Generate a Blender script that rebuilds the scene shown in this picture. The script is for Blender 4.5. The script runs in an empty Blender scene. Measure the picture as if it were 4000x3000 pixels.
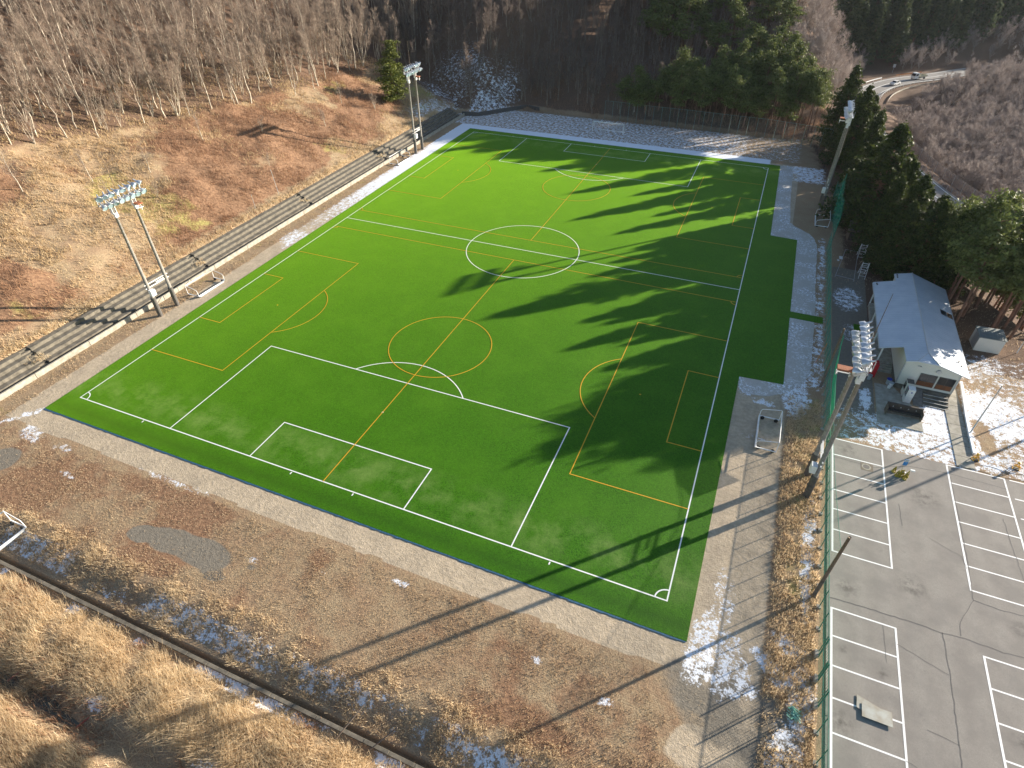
import bpy, math, random
import numpy as np
from mathutils import Vector, Matrix

D = bpy.data
scn = bpy.context.scene
COL = scn.collection
R = math.radians

# ------------------------------------------------------------------ camera
cam_d = D.cameras.new("camera")
cam = D.objects.new("camera", cam_d); COL.objects.link(cam)
cam_d.sensor_width = 36; cam_d.lens = 20.978
cam_d.clip_start = 0.5; cam_d.clip_end = 3000
CAM = Vector((66.669, -29.123, 44.895))
yaw, pit, rol = -0.3995, 0.6892, -0.0098
_f = Vector((math.sin(yaw)*math.cos(pit), math.cos(yaw)*math.cos(pit), -math.sin(pit)))
_r = Vector((math.cos(yaw), -math.sin(yaw), 0)); _u = _r.cross(_f)
_r2 = math.cos(rol)*_r + math.sin(rol)*_u; _u2 = -math.sin(rol)*_r + math.cos(rol)*_u
M = Matrix((( _r2.x,_u2.x,-_f.x,CAM.x),(_r2.y,_u2.y,-_f.y,CAM.y),(_r2.z,_u2.z,-_f.z,CAM.z),(0,0,0,1)))
cam.matrix_world = M
scn.camera = cam

# ------------------------------------------------------------------ sky, sun, exposure
SUN_EL, SUN_AZ = R(14.0), R(45.6)        # azimuth measured from +X towards +Y
w = D.worlds.new("World"); scn.world = w; w.use_nodes = True
nt = w.node_tree; bg = nt.nodes["Background"]
sky = nt.nodes.new("ShaderNodeTexSky"); sky.sky_type = 'NISHITA'; sky.sun_disc = False
sky.sun_elevation = SUN_EL; sky.sun_rotation = R(90)-SUN_AZ
sky.altitude = 300; sky.air_density = 1.0; sky.dust_density = 0.6; sky.ozone_density = 1.5
nt.links.new(sky.outputs[0], bg.inputs[0]); bg.inputs[1].default_value = 0.075
sl = D.lights.new("sun", 'SUN'); sl.energy = 5.0; sl.angle = R(0.53); sl.color = (1.0, 0.90, 0.76)
so = D.objects.new("sun", sl); COL.objects.link(so)
sd = Vector((math.cos(SUN_AZ)*math.cos(SUN_EL), math.sin(SUN_AZ)*math.cos(SUN_EL), math.sin(SUN_EL)))
so.rotation_euler = sd.to_track_quat('Z', 'Y').to_euler(); so.location = (150, 150, 80)
vs = scn.view_settings
vs.view_transform = 'Standard'; vs.look = 'None'; vs.exposure = 1.5; vs.gamma = 1.0; vs.use_curve_mapping = False
scn.render.engine = 'CYCLES'
HAZE = 0.00004
scn.cycles.volume_bounces = 0; scn.cycles.max_bounces = 5; scn.cycles.diffuse_bounces = 2; scn.cycles.transparent_max_bounces = 12

# ------------------------------------------------------------------ numpy noise and terrain
_rs = np.random.RandomState(7)
_T = _rs.rand(256, 256)
def vnoise(x, y, s, o=0):
    x = np.asarray(x, float)/s + 13.7*o; y = np.asarray(y, float)/s - 7.3*o
    xi = np.floor(x).astype(int); yi = np.floor(y).astype(int)
    fx = x-xi; fy = y-yi; fx = fx*fx*(3-2*fx); fy = fy*fy*(3-2*fy)
    a = _T[xi & 255, yi & 255]; b = _T[(xi+1) & 255, yi & 255]
    c = _T[xi & 255, (yi+1) & 255]; d = _T[(xi+1) & 255, (yi+1) & 255]
    return (a*(1-fx)+b*fx)*(1-fy)+(c*(1-fx)+d*fx)*fy
def fbm(x, y, s, o=0, n=4):
    t = 0; a = .5; k = 0
    for i in range(n):
        t = t+a*vnoise(x, y, s/2**i, o+i*3); k += a; a *= .5
    return t/k
def sm(a, b, x):
    t = np.clip((np.asarray(x, float)-a)/(b-a), 0, 1); return t*t*(3-2*t)

ROAD = np.array([(150,292),(132,275),(118,260),(107,249.5),(99,237.5),(94,224),(91.8,205),(93,180),(97.5,157),(101.5,143),(106,130),(112,119),(120,108),(131,97)], float)
def road_dist(x, y):
    x = np.asarray(x, float); y = np.asarray(y, float); best = np.full(np.broadcast(x, y).shape, 1e9)
    for a, b in zip(ROAD[:-1], ROAD[1:]):
        d = b-a; t = np.clip(((x-a[0])*d[0]+(y-a[1])*d[1])/(d@d), 0, 1)
        best = np.minimum(best, np.hypot(x-a[0]-t*d[0], y-a[1]-t*d[1]))
    return best
def H(x, y):
    x = np.asarray(x, float); y = np.asarray(y, float)
    n1 = fbm(x, y, 22, 1)-.5; n2 = fbm(x, y, 5, 2)-.5
    # left hill
    W = np.where(x < -12.3, 1.88+.385*(-12.3-x)+.10*np.maximum(0, -42-x), 0)
    W = W + sm(-13, -22, x)*(n1*3.0+n2*1.1)
    # back hill
    y0 = np.interp(x, [-60,-9,4,24,65,75,90], [119,119,129,128.5,127.5,126,138])
    s = np.interp(x, [-60,-8,14,60,300], [.62,.62,.38,.34,.30])
    dy = np.maximum(0, y-y0)
    N = s*dy
    N = np.where(N > 20, 20+(N-20)*.55, N)
    N = N*(1-sm(68, 92, x+.12*np.maximum(0, y-150)))
    N = N + sm(0, 10, dy)*(n1*2.5+n2*.8)*(1-sm(80, 92, x))
    # plateau edge and valley to the east
    xe = np.interp(y, [-80, 20, 45, 60, 80, 130, 170, 260], [150, 125, 106, 101, 90, 84, 76, 70])
    e = -10*sm(0, 13, x-xe)
    e = e - 3*sm(10, 40, x-xe)*(1-sm(200, 240, y)) + sm(2, 20, x-xe)*n1*2
    e = np.where(y > 262, e+0, e)
    # far hill
    q = (y-270)*.86-(x-110)*.42
    Fh = .42*np.maximum(0, q+2*n1*8)
    Fh = np.where(Fh > 90, 90, Fh)
    h = np.maximum(W, N)+e
    h = np.maximum(h, e+Fh) if True else h
    rd = road_dist(x, y)
    h = h*sm(5, 12, rd)+(-10.15)*(1-sm(5, 12, rd))
    # near bank, channel, creek (south side)
    m = (x < 78)
    bank = -.66*sm(-14.7, -17.3, y)
    chan = -.55*(sm(-17.62, -17.68, y))*(1-sm(-17.98, -18.06, y))
    south = -.10*sm(-18.2, -18.5, y)
    rise = .65*sm(-18.8, -21, y)
    creek = -.85*np.exp(-((y+24.9+1.2*(fbm(x, x*0, 9, 5)-.5))/1.1)**2)
    rough = sm(-18.6, -20, y)*n2*.45 + sm(-13.5, -16, y)*(1-sm(-17, -17.2, y))*n2*.35
    sx = sm(-30, -10, x)
    h = h + np.where(m & (y < -13), (bank+chan+south+rise+creek+rough)*sx, 0)
    return h
def hz(x, y): return float(H(x, y))

def fproj(x, y, z):
    dx = x-CAM.x; dy = y-CAM.y; dz = z-CAM.z
    a = dx*_r2.x+dy*_r2.y+dz*_r2.z; b = dx*_u2.x+dy*_u2.y+dz*_u2.z; c = dx*_f.x+dy*_f.y+dz*_f.z
    return a/c*.5827, b/c*.5827, c       # |a|<.5, |b|<.375 inside the frame
def inview(x, y, z, m=.06):
    a, b, c = fproj(x, y, z)
    return c > 1 and abs(a) < .5+m and abs(b) < .375+m

# ------------------------------------------------------------------ helpers
def tag(o, label=None, cat=None, group=None, kind=None):
    if label: o["label"] = label
    if cat: o["category"] = cat
    if group: o["group"] = group
    if kind: o["kind"] = kind
    return o
def thing(name, label, cat, loc=(0,0,0), rz=0, group=None):
    o = D.objects.new(name, None); COL.objects.link(o); o.location = loc; o.rotation_euler = (0,0,rz)
    o.empty_display_size = .3
    return tag(o, label, cat, group)
class MB:
    def __init__(s): s.v = []; s.f = []; s.m = []; s.cm = 0
    def quad(s, a, b, c, d):
        i = len(s.v); s.v += [tuple(a), tuple(b), tuple(c), tuple(d)]; s.f.append((i,i+1,i+2,i+3)); s.m.append(s.cm)
    def poly(s, pts):
        i = len(s.v); s.v += [tuple(p) for p in pts]; s.f.append(tuple(range(i, i+len(pts)))); s.m.append(s.cm)
    def box(s, x0, x1, y0, y1, z0, z1):
        i = len(s.v)
        s.v += [(x0,y0,z0),(x1,y0,z0),(x1,y1,z0),(x0,y1,z0),(x0,y0,z1),(x1,y0,z1),(x1,y1,z1),(x0,y1,z1)]
        for q in ((3,2,1,0),(4,5,6,7),(0,1,5,4),(1,2,6,5),(2,3,7,6),(3,0,4,7)):
            s.f.append(tuple(i+k for k in q)); s.m.append(s.cm)
    def tube(s, pts, rad, n=6, cap=True):
        pts = [Vector(p) for p in pts]
        if not hasattr(rad, '__len__'): rad = [rad]*len(pts)
        rings = []
        for k, p in enumerate(pts):
            if k == 0: d = pts[1]-pts[0]
            elif k == len(pts)-1: d = pts[-1]-pts[-2]
            else: d = pts[k+1]-pts[k-1]
            d.normalize()
            a = d.cross(Vector((0,0,1)) if abs(d.z) < .9 else Vector((1,0,0))).normalized(); b = d.cross(a)
            i = len(s.v); rings.append(i)
            for j in range(n):
                t = 2*math.pi*j/n
                s.v.append(tuple(p+(a*math.cos(t)+b*math.sin(t))*rad[k]))
        for k in range(len(pts)-1):
            for j in range(n):
                s.f.append((rings[k]+j, rings[k]+(j+1)%n, rings[k+1]+(j+1)%n, rings[k+1]+j)); s.m.append(s.cm)
        if cap:
            s.f.append(tuple(rings[0]+j for j in range(n))); s.m.append(s.cm)
            s.f.append(tuple(rings[-1]+n-1-j for j in range(n))); s.m.append(s.cm)
    def lathe(s, prof, org, axis, n=12):
        axis = Vector(axis).normalized(); org = Vector(org)
        a = axis.cross(Vector((0,0,1)) if abs(axis.z) < .9 else Vector((1,0,0))).normalized(); b = axis.cross(a)
        rings = []
        for (r_, h_) in prof:
            i = len(s.v); rings.append(i)
            for j in range(n):
                t = 2*math.pi*j/n
                s.v.append(tuple(org+axis*h_+(a*math.cos(t)+b*math.sin(t))*max(r_, .002)))
        for k in range(len(prof)-1):
            for j in range(n):
                s.f.append((rings[k]+j, rings[k]+(j+1)%n, rings[k+1]+(j+1)%n, rings[k+1]+j)); s.m.append(s.cm)
    def build(s, name, mats, parent=None, smooth=False, bevel=0):
        me = D.meshes.new(name); me.from_pydata(s.v, [], s.f)
        if not isinstance(mats, (list, tuple)): mats = [mats]
        for m in mats: me.materials.append(m)
        if len(mats) > 1: me.polygons.foreach_set("material_index", s.m)
        if smooth: me.polygons.foreach_set("use_smooth", [True]*len(me.polygons))
        me.update()
        o = D.objects.new(name, me); COL.objects.link(o)
        if parent: o.parent = parent
        if bevel:
            b = o.modifiers.new("bevel", 'BEVEL'); b.width = bevel; b.segments = 2; b.limit_method = 'ANGLE'
        return o
def np_mesh(name, V, F, mat, attrs=None, mats=None, midx=None, smooth=False):
    """V (n,3), F (m,k) constant k"""
    me = D.meshes.new(name)
    V = np.ascontiguousarray(V, np.float32); F = np.ascontiguousarray(F, np.int32); k = F.shape[1]
    me.vertices.add(len(V)); me.vertices.foreach_set("co", V.ravel())
    me.loops.add(F.size); me.loops.foreach_set("vertex_index", F.ravel())
    me.polygons.add(len(F)); me.polygons.foreach_set("loop_start", np.arange(0, F.size, k, dtype=np.int32))
    try: me.polygons.foreach_set("loop_total", np.full(len(F), k, np.int32))
    except Exception: pass
    for m in (mats or [mat]): me.materials.append(m)
    if midx is not None: me.polygons.foreach_set("material_index", np.ascontiguousarray(midx, np.int32))
    if smooth: me.polygons.foreach_set("use_smooth", np.ones(len(F), bool))
    me.update(calc_edges=True)
    for nm, arr in (attrs or {}).items():
        if arr.ndim == 1:
            a = me.attributes.new(nm, 'FLOAT', 'POINT'); a.data.foreach_set("value", arr.astype(np.float32))
        else:
            a = me.attributes.new(nm, 'FLOAT_COLOR', 'POINT'); a.data.foreach_set("color", arr.astype(np.float32).ravel())
    return me
def link_mesh(name, me, parent=None):
    o = D.objects.new(name, me); COL.objects.link(o)
    if parent: o.parent = parent
    return o

# ------------------------------------------------------------------ materials
def nodes(name):
    m = D.materials.new(name); m.use_nodes = True; t = m.node_tree
    return m, t, t.nodes["Principled BSDF"]
def N(t, kind, **kw):
    n = t.nodes.new(kind)
    for k, v in kw.items():
        if k in n.inputs.keys() if isinstance(k, str) else False: n.inputs[k].default_value = v
        else: setattr(n, k, v)
    return n
def noise(t, scale, detail=4, rough=.6, vec=None):
    n = t.nodes.new("ShaderNodeTexNoise"); n.inputs["Scale"].default_value = scale
    n.inputs["Detail"].default_value = detail; n.inputs["Roughness"].default_value = rough
    if vec is None:
        g = t.nodes.new("ShaderNodeNewGeometry"); vec = g.outputs["Position"]
    t.links.new(vec, n.inputs["Vector"]); return n.outputs["Fac"]
def ramp(t, fac, stops):
    r_ = t.nodes.new("ShaderNodeValToRGB"); t.links.new(fac, r_.inputs[0])
    e = r_.color_ramp.elements
    while len(e) < len(stops): e.new(.5)
    for i, (p, c) in enumerate(stops):
        e[i].position = p; e[i].color = (c[0], c[1], c[2], 1) if hasattr(c, '__len__') else (c, c, c, 1)
    return r_.outputs[0]
def mix(t, fac, a, b, mode='MIX'):
    m_ = t.nodes.new("ShaderNodeMix"); m_.data_type = 'RGBA'; m_.blend_type = mode
    for i, v in ((0, fac), (6, a), (7, b)):
        if isinstance(v, (int, float)): m_.inputs[i].default_value = v
        elif isinstance(v, (tuple, list)): m_.inputs[i].default_value = (*v, 1)
        else: t.links.new(v, m_.inputs[i])
    return m_.outputs[2]
def mth(t, op, a, b=None, c=None, clamp=False):
    m_ = t.nodes.new("ShaderNodeMath"); m_.operation = op; m_.use_clamp = clamp
    for i, v in enumerate((a, b, c)):
        if v is None: continue
        if isinstance(v, (int, float)): m_.inputs[i].default_value = v
        else: t.links.new(v, m_.inputs[i])
    return m_.outputs[0]
def bump(t, b, h, dist, strength=1.0):
    n = t.nodes.new("ShaderNodeBump"); n.inputs["Distance"].default_value = dist; n.inputs["Strength"].default_value = strength
    t.links.new(h, n.inputs["Height"]); t.links.new(n.outputs[0], b.inputs["Normal"])
def simple(name, c1, c2=None, scale=3.0, rough=.7, metal=0, bmp=0, spec=None):
    m, t, b = nodes(name)
    c2 = c2 or tuple(v*.75 for v in c1)
    f_ = noise(t, scale, 5)
    t.links.new(ramp(t, f_, [(.35, c2), (.65, c1)]), b.inputs["Base Color"])
    b.inputs["Roughness"].default_value = rough; b.inputs["Metallic"].default_value = metal
    if spec is not None: b.inputs["Specular IOR Level"].default_value = spec
    if bmp: bump(t, b, f_, bmp)
    return m

MAT = {}
MAT['white'] = simple('white_paint', (.82,.82,.80), (.66,.66,.64), 6, .45)
MAT['whitetube'] = simple('white_tube', (.85,.85,.84), (.72,.72,.71), 2, .4)
MAT['concrete'] = simple('concrete', (.40,.37,.31), (.26,.24,.19), 1.6, .9, bmp=.02)
MAT['concrete_dark'] = simple('weathered_concrete', (.20,.175,.135), (.10,.088,.068), 1.4, .95, bmp=.03)
MAT['pole'] = simple('pole_concrete', (.30,.27,.24), (.21,.19,.165), 4, .85)
MAT['pole_dark'] = simple('pole_sleeve', (.12,.105,.095), (.075,.07,.065), 4, .7)
MAT['galv'] = simple('galvanised', (.55,.56,.57), (.42,.43,.44), 8, .45, .5)
MAT['reflector'] = simple('reflector_metal', (.66,.68,.70), (.5,.51,.53), 5, .30, .55)
MAT['rust'] = simple('rusty_steel', (.36,.12,.05), (.22,.08,.04), 9, .8)
MAT['green_steel'] = simple('green_steel', (.02,.22,.15), (.015,.15,.10), 5, .5)
MAT['wood_old'] = simple('old_wood', (.20,.15,.11), (.11,.085,.065), 5, .9)
MAT['wood_dark'] = simple('dark_wood', (.075,.055,.045), (.035,.03,.028), 6, .8)
MAT['black'] = simple('black_rubber', (.02,.02,.02), (.012,.012,.012), 6, .7)
MAT['glass_dark'] = simple('dark_glass', (.03,.03,.035), (.02,.02,.022), 1, .12)
MAT['red'] = simple('red_panel', (.50,.012,.02), (.42,.01,.015), 2, .35)
MAT['blue'] = simple('blue_plastic', (.02,.04,.35), (.015,.03,.28), 3, .5)
MAT['bluesign'] = simple('blue_board', (.03,.25,.62), (.025,.2,.5), 2, .5)
MAT['yellow'] = simple('yellow_plastic', (.80,.42,.01), (.6,.30,.01), 8, .5)
MAT['yellowdirty'] = simple('dull_yellow_plastic', (.42,.33,.02), (.22,.15,.02), 9, .6)
MAT['orange'] = simple('orange_paint', (.62,.20,.03), (.5,.15,.02), 6, .6)
MAT['greyplastic'] = simple('grey_plastic', (.38,.42,.45), (.28,.31,.34), 5, .5)
MAT['curtain'] = simple('brown_curtain', (.20,.075,.03), (.13,.05,.02), 3, .9)
MAT['siding'] = None
MAT['plate'] = simple('steel_plate', (.36,.37,.34), (.26,.23,.18), 1.1, .5, .3)
MAT['redpipe'] = simple('red_pipe', (.45,.11,.08), (.33,.08,.06), 6, .6)
MAT['bluetape'] = simple('blue_mesh_strip', (.03,.12,.22), (.02,.07,.12), 6, .7)
MAT['deckwood'] = simple('deck_boards', (.20,.19,.17), (.13,.12,.11), 4, .8)
MAT['bark'] = simple('pale_bark', (.60,.52,.41), (.32,.27,.21), 2.2, .9)
MAT['twig'] = simple('twigs', (.33,.25,.19), (.20,.15,.115), .35, .9)
MAT['bark_dark'] = simple('bush_and_shaded_bark', (.34,.28,.225), (.17,.14,.115), 2.2, .9)  # bush stems, and back-slope trees with their shade put into the bark
MAT['twig_shaded'] = simple('shaded_twigs', (.22,.16,.13), (.13,.10,.085), .35, .9)  # twig colour lowered to carry the shade of the back slope
MAT['twig_brush'] = simple('brush_twigs', (.46,.385,.34), (.29,.235,.21), .25, .9)
MAT['pinebark'] = simple('pine_bark', (.22,.11,.07), (.12,.065,.045), 2, .9)

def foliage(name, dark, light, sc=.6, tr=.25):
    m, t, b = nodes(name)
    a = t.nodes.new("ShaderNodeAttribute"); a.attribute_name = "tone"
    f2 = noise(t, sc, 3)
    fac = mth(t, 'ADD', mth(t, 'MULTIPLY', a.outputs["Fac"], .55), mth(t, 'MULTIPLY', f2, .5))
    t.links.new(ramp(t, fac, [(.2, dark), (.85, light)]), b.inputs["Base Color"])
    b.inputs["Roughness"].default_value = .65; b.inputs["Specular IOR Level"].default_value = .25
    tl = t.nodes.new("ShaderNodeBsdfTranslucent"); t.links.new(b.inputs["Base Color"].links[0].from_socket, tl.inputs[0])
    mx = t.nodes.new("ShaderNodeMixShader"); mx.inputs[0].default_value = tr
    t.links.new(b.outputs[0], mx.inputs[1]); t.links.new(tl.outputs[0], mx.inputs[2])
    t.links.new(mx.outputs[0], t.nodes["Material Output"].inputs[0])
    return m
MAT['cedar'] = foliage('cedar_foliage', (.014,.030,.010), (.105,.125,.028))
MAT['pine'] = foliage('pine_needles', (.045,.07,.02), (.22,.245,.075))
MAT['youngpine'] = foliage('young_pine_needles', (.045,.07,.012), (.20,.21,.04))  # yellower needle green of the two young pines
MAT['larch'] = foliage('pale_larch', (.13,.12,.06), (.26,.23,.12))
MAT['farfir'] = foliage('far_conifer_needles', (.026,.046,.024), (.15,.175,.065))
MAT['straw'] = foliage('straw', (.58,.42,.25), (.92,.78,.54), .5, .5)
MAT['shortgrass'] = foliage('short_dry_grass', (.42,.29,.185), (.76,.61,.40), .35, .4)
MAT['hillgrass'] = foliage('hillside_grass', (.40,.27,.155), (.72,.56,.33), .22, .35)
MAT['redbrush'] = foliage('red_brown_brush', (.22,.12,.07), (.44,.265,.16), .3, .3)

# ground ------------------------------------------------------------
def ground_mat():
    m, t, b = nodes('ground_surface')
    A = t.nodes.new("ShaderNodeAttribute"); A.attribute_name = "zoneA"
    B = t.nodes.new("ShaderNodeAttribute"); B.attribute_name = "zoneB"
    sa = t.nodes.new("ShaderNodeSeparateColor"); t.links.new(A.outputs["Color"], sa.inputs[0])
    sb = t.nodes.new("ShaderNodeSeparateColor"); t.links.new(B.outputs["Color"], sb.inputs[0])
    nf = noise(t, 2.6, 6, .7); nm = noise(t, .5, 5, .6); nv = noise(t, 9, 4, .7); nl = noise(t, .09, 4, .55)
    def m_(mask, k=1.0, n_=nf, gain=5.0):
        s_ = mth(t, 'ADD', mask, mth(t, 'MULTIPLY', mth(t, 'SUBTRACT', n_, .5), k))
        return mth(t, 'MULTIPLY', mth(t, 'SUBTRACT', s_, .5-.5/gain), gain, clamp=True)
    tan = mix(t, ramp(t, nv, [(.38, 0), (.62, 1)]), (.23,.16,.095), (.47,.36,.225))
    tan2 = mix(t, ramp(t, nm, [(.35, 0), (.7, 1)]), tan, mix(t, nv, (.23,.145,.09), (.40,.27,.165)))
    red = mix(t, ramp(t, nf, [(.35, 0), (.65, 1)]), (.17,.095,.058), (.36,.215,.125))
    c = mix(t, m_(sa.outputs[2], .7, nm), tan2, red)
    grn = mix(t, ramp(t, nf, [(.35, 0), (.65, 1)]), (.26,.19,.075), (.42,.38,.13))
    c = mix(t, m_(sb.outputs[0], .9, nm), c, grn)
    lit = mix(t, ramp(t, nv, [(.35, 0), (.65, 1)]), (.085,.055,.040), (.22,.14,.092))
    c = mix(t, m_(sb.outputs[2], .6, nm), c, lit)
    dirt = mix(t, ramp(t, nf, [(.3, 0), (.7, 1)]), (.40,.32,.22), (.60,.49,.355))
    dirt = mix(t, mth(t, 'MULTIPLY', ramp(t, nm, [(.4, 0), (.75, 1)]), .5), dirt, (.25,.21,.16))
    c = mix(t, m_(sa.outputs[1], .35, nf, 6), c, dirt)
    grey = mix(t, ramp(t, nf, [(.3, 0), (.7, 1)]), (.18,.155,.12), (.25,.22,.175))
    c = mix(t, m_(sb.outputs[1], .6, nm, 5), c, grey)
    nsn = mth(t, 'ADD', mth(t, 'MULTIPLY', noise(t, 1.5, 6, .72), .72), mth(t, 'MULTIPLY', noise(t, 6.0, 5, .75), .28))
    snowf = m_(sa.outputs[0], 4.0, nsn, 4)
    snowf = mth(t, 'MULTIPLY', snowf, mth(t, 'MULTIPLY', mth(t, 'SUBTRACT', sa.outputs[0], .05), 6.0, clamp=True))
    c = mix(t, snowf, c, (.80,.83,.88))
    t.links.new(c, b.inputs["Base Color"]); b.inputs["Roughness"].default_value = .95
    b.inputs["Specular IOR Level"].default_value = .15
    h_ = mth(t, 'ADD', mth(t, 'MULTIPLY', nf, .6), mth(t, 'MULTIPLY', nv, .4))
    bump(t, b, h_, .16, .8)
    return m
MAT['ground'] = ground_mat()

def turf_mat():
    m, t, b = nodes('artificial_turf')
    g = t.nodes.new("ShaderNodeNewGeometry")
    n1 = noise(t, 8, 5, .85); n2 = noise(t, .22, 4, .6); n3 = noise(t, 2.2, 4, .7)
    c = mix(t, ramp(t, n1, [(.40, 0), (.60, 1)]), (.010,.062,.001), (.044,.165,.004))
    c = mix(t, mth(t, 'MULTIPLY', ramp(t, n2, [(.45, 0), (.75, 1)]), .45), c, (.065,.18,.008))
    c = mix(t, mth(t, 'MULTIPLY', ramp(t, n3, [(.4, 0), (.8, 1)]), .25), c, (.012,.065,.002))
    # paler, filler-covered stretches beside the goal lines and a darker brushed verge
    sp = t.nodes.new("ShaderNodeSeparateXYZ"); t.links.new(g.outputs["Position"], sp.inputs[0])
    yv = sp.outputs[1]
    def band(c0, w):
        d = mth(t, 'ABSOLUTE', mth(t, 'SUBTRACT', yv, c0)); return mth(t, 'SUBTRACT', 1.0, mth(t, 'DIVIDE', d, w), clamp=True)
    worn = mth(t, 'MULTIPLY', mth(t, 'MAXIMUM', band(2.6, 3.4), band(103.5, 3.5)), ramp(t, noise(t, .33, 4, .65), [(.42, 0), (.68, 1)]))
    worn = mth(t, 'MULTIPLY', worn, mth(t, 'ADD', .35, mth(t, 'MULTIPLY', n1, .8)))
    c = mix(t, worn, c, (.17,.25,.07))
    verge = mth(t, 'MULTIPLY', band(-1.7, 1.1), mth(t, 'ADD', .25, n3))
    c = mix(t, mth(t, 'MULTIPLY', verge, .8), c, (.014,.062,.003))
    t.links.new(c, b.inputs["Base Color"]); b.inputs["Roughness"].default_value = .62
    b.inputs["Specular IOR Level"].default_value = .12
    b.inputs["Sheen Weight"].default_value = .55; b.inputs["Sheen Roughness"].default_value = .4
    b.inputs["Sheen Tint"].default_value = (.42, .80, .02, 1)
    bump(t, b, n1, .05, .7)
    return m
MAT['turf'] = turf_mat()
def asphalt_mat():
    m, t, b = nodes('asphalt')
    n1 = noise(t, 12, 4, .8); n2 = noise(t, .45, 5, .6); n3 = noise(t, 1.7, 5, .65)
    c = mix(t, ramp(t, n1, [(.3, 0), (.7, 1)]), (.225,.20,.175), (.31,.285,.25))
    c = mix(t, mth(t, 'MULTIPLY', ramp(t, n2, [(.42, 0), (.62, 1)]), .65), c, (.19,.172,.155))
    c = mix(t, mth(t, 'MULTIPLY', ramp(t, n3, [(.62, 0), (.75, 1)]), .45), c, (.15,.135,.12))
    g = t.nodes.new("ShaderNodeNewGeometry")
    for (sx_, sy_, sr_) in ((81.6, 6.9, 1.1), (81.2, 1.1, .5), (81.1, -4.6, 1.2), (83.9, .2, .6), (86.6, 9.0, 1.6), (92.6, -1.5, 1.2), (88.5, 20.0, 1.8), (81.0, -9.5, 1.5), (94.0, 8.0, 1.0), (81.9, 24.2, 1.2)):
        vd = t.nodes.new("ShaderNodeVectorMath"); vd.operation = 'DISTANCE'; t.links.new(g.outputs["Position"], vd.inputs[0]); vd.inputs[1].default_value = (sx_, sy_, .03)
        near = mth(t, 'SUBTRACT', 1.0, mth(t, 'DIVIDE', vd.outputs["Value"], sr_), clamp=True)
        c = mix(t, mth(t, 'MULTIPLY', near, ramp(t, n3, [(.42, 0), (.62, 1)])), c, (.085,.075,.065))
    # faint wheel tracks running along the aisle
    wv = t.nodes.new("ShaderNodeTexWave"); wv.wave_type = 'BANDS'; wv.bands_direction = 'X'; wv.inputs["Scale"].default_value = .16; wv.inputs["Distortion"].default_value = 6; wv.inputs["Detail"].default_value = 3; wv.inputs["Detail Scale"].default_value = .3
    t.links.new(g.outputs["Position"], wv.inputs["Vector"])
    c = mix(t, mth(t, 'MULTIPLY', wv.outputs["Fac"], .22), c, (.19,.165,.145))
    t.links.new(c, b.inputs["Base Color"]); b.inputs["Roughness"].default_value = .9
    bump(t, b, n1, .01, .5); return m
MAT['asphalt'] = asphalt_mat()
MAT['roadasph'] = simple('road_asphalt', (.22,.21,.20), (.17,.16,.15), 1.0, .85)
def paint(name, c, wear=.62):
    m, t, b = nodes(name)
    n1 = noise(t, 7, 5, .75)
    t.links.new(mix(t, ramp(t, n1, [(wear, 0), (wear+.08, 1)]), c, tuple(v*.55 for v in c)), b.inputs["Base Color"])
    b.inputs["Roughness"].default_value = .7; return m
MAT['lotline'] = paint('parking_paint', (.80,.79,.77), .60)
MAT['pline'] = paint('white_turf_line', (.80,.82,.78), .8)
MAT['yline'] = paint('yellow_turf_line', (.62,.34,.01), .8)
def pathmat():
    m, t, b = nodes('compacted_pale_path')
    n1 = noise(t, 5, 5, .7); n2 = noise(t, .35, 4, .6); n3 = noise(t, 3.2, 6, .8)
    c = mix(t, ramp(t, n1, [(.3, 0), (.7, 1)]), (.40,.375,.33), (.52,.49,.44))
    c = mix(t, mth(t, 'MULTIPLY', ramp(t, n2, [(.45, 0), (.7, 1)]), .5), c, (.34,.31,.265))
    sn = mth(t, 'MULTIPLY', ramp(t, n2, [(.42, 0), (.56, 1)]), ramp(t, n3, [(.50, 0), (.56, 1)]))
    c = mix(t, sn, c, (.80,.83,.88))
    t.links.new(c, b.inputs["Base Color"]); b.inputs["Roughness"].default_value = .9; bump(t, b, n1, .02, .6); return m
MAT['path'] = pathmat()
def net_mat(name, col, op, scale=60):
    m, t, b = nodes(name)
    b.inputs["Base Color"].default_value = (*col, 1); b.inputs["Roughness"].default_value = .7
    tr = t.nodes.new("ShaderNodeBsdfTransparent"); mx = t.nodes.new("ShaderNodeMixShader")
    n1 = noise(t, 1.5, 3)
    t.links.new(mth(t, 'ADD', op-.06, mth(t, 'MULTIPLY', n1, .12), clamp=True), mx.inputs[0])
    t.links.new(tr.outputs[0], mx.inputs[1]); t.links.new(b.outputs[0], mx.inputs[2])
    t.links.new(mx.outputs[0], t.nodes["Material Output"].inputs[0]); return m
MAT['net_dense'] = net_mat('dense_green_net', (.0,.30,.24), .44)
MAT['net_thin'] = net_mat('thin_green_net', (.10,.34,.24), .24)
MAT['net_high'] = net_mat('high_green_net', (.05,.50,.30), .16)
MAT['net_bunch'] = net_mat('gathered_green_net', (.02,.62,.30), .72)
MAT['net_white'] = net_mat('white_goal_net', (.75,.75,.75), .12)
MAT['net_grey'] = net_mat('chain_link_mesh', (.32,.30,.30), .35)
MAT['net_far'] = net_mat('far_fence_mesh', (.12,.16,.15), .16)
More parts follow.
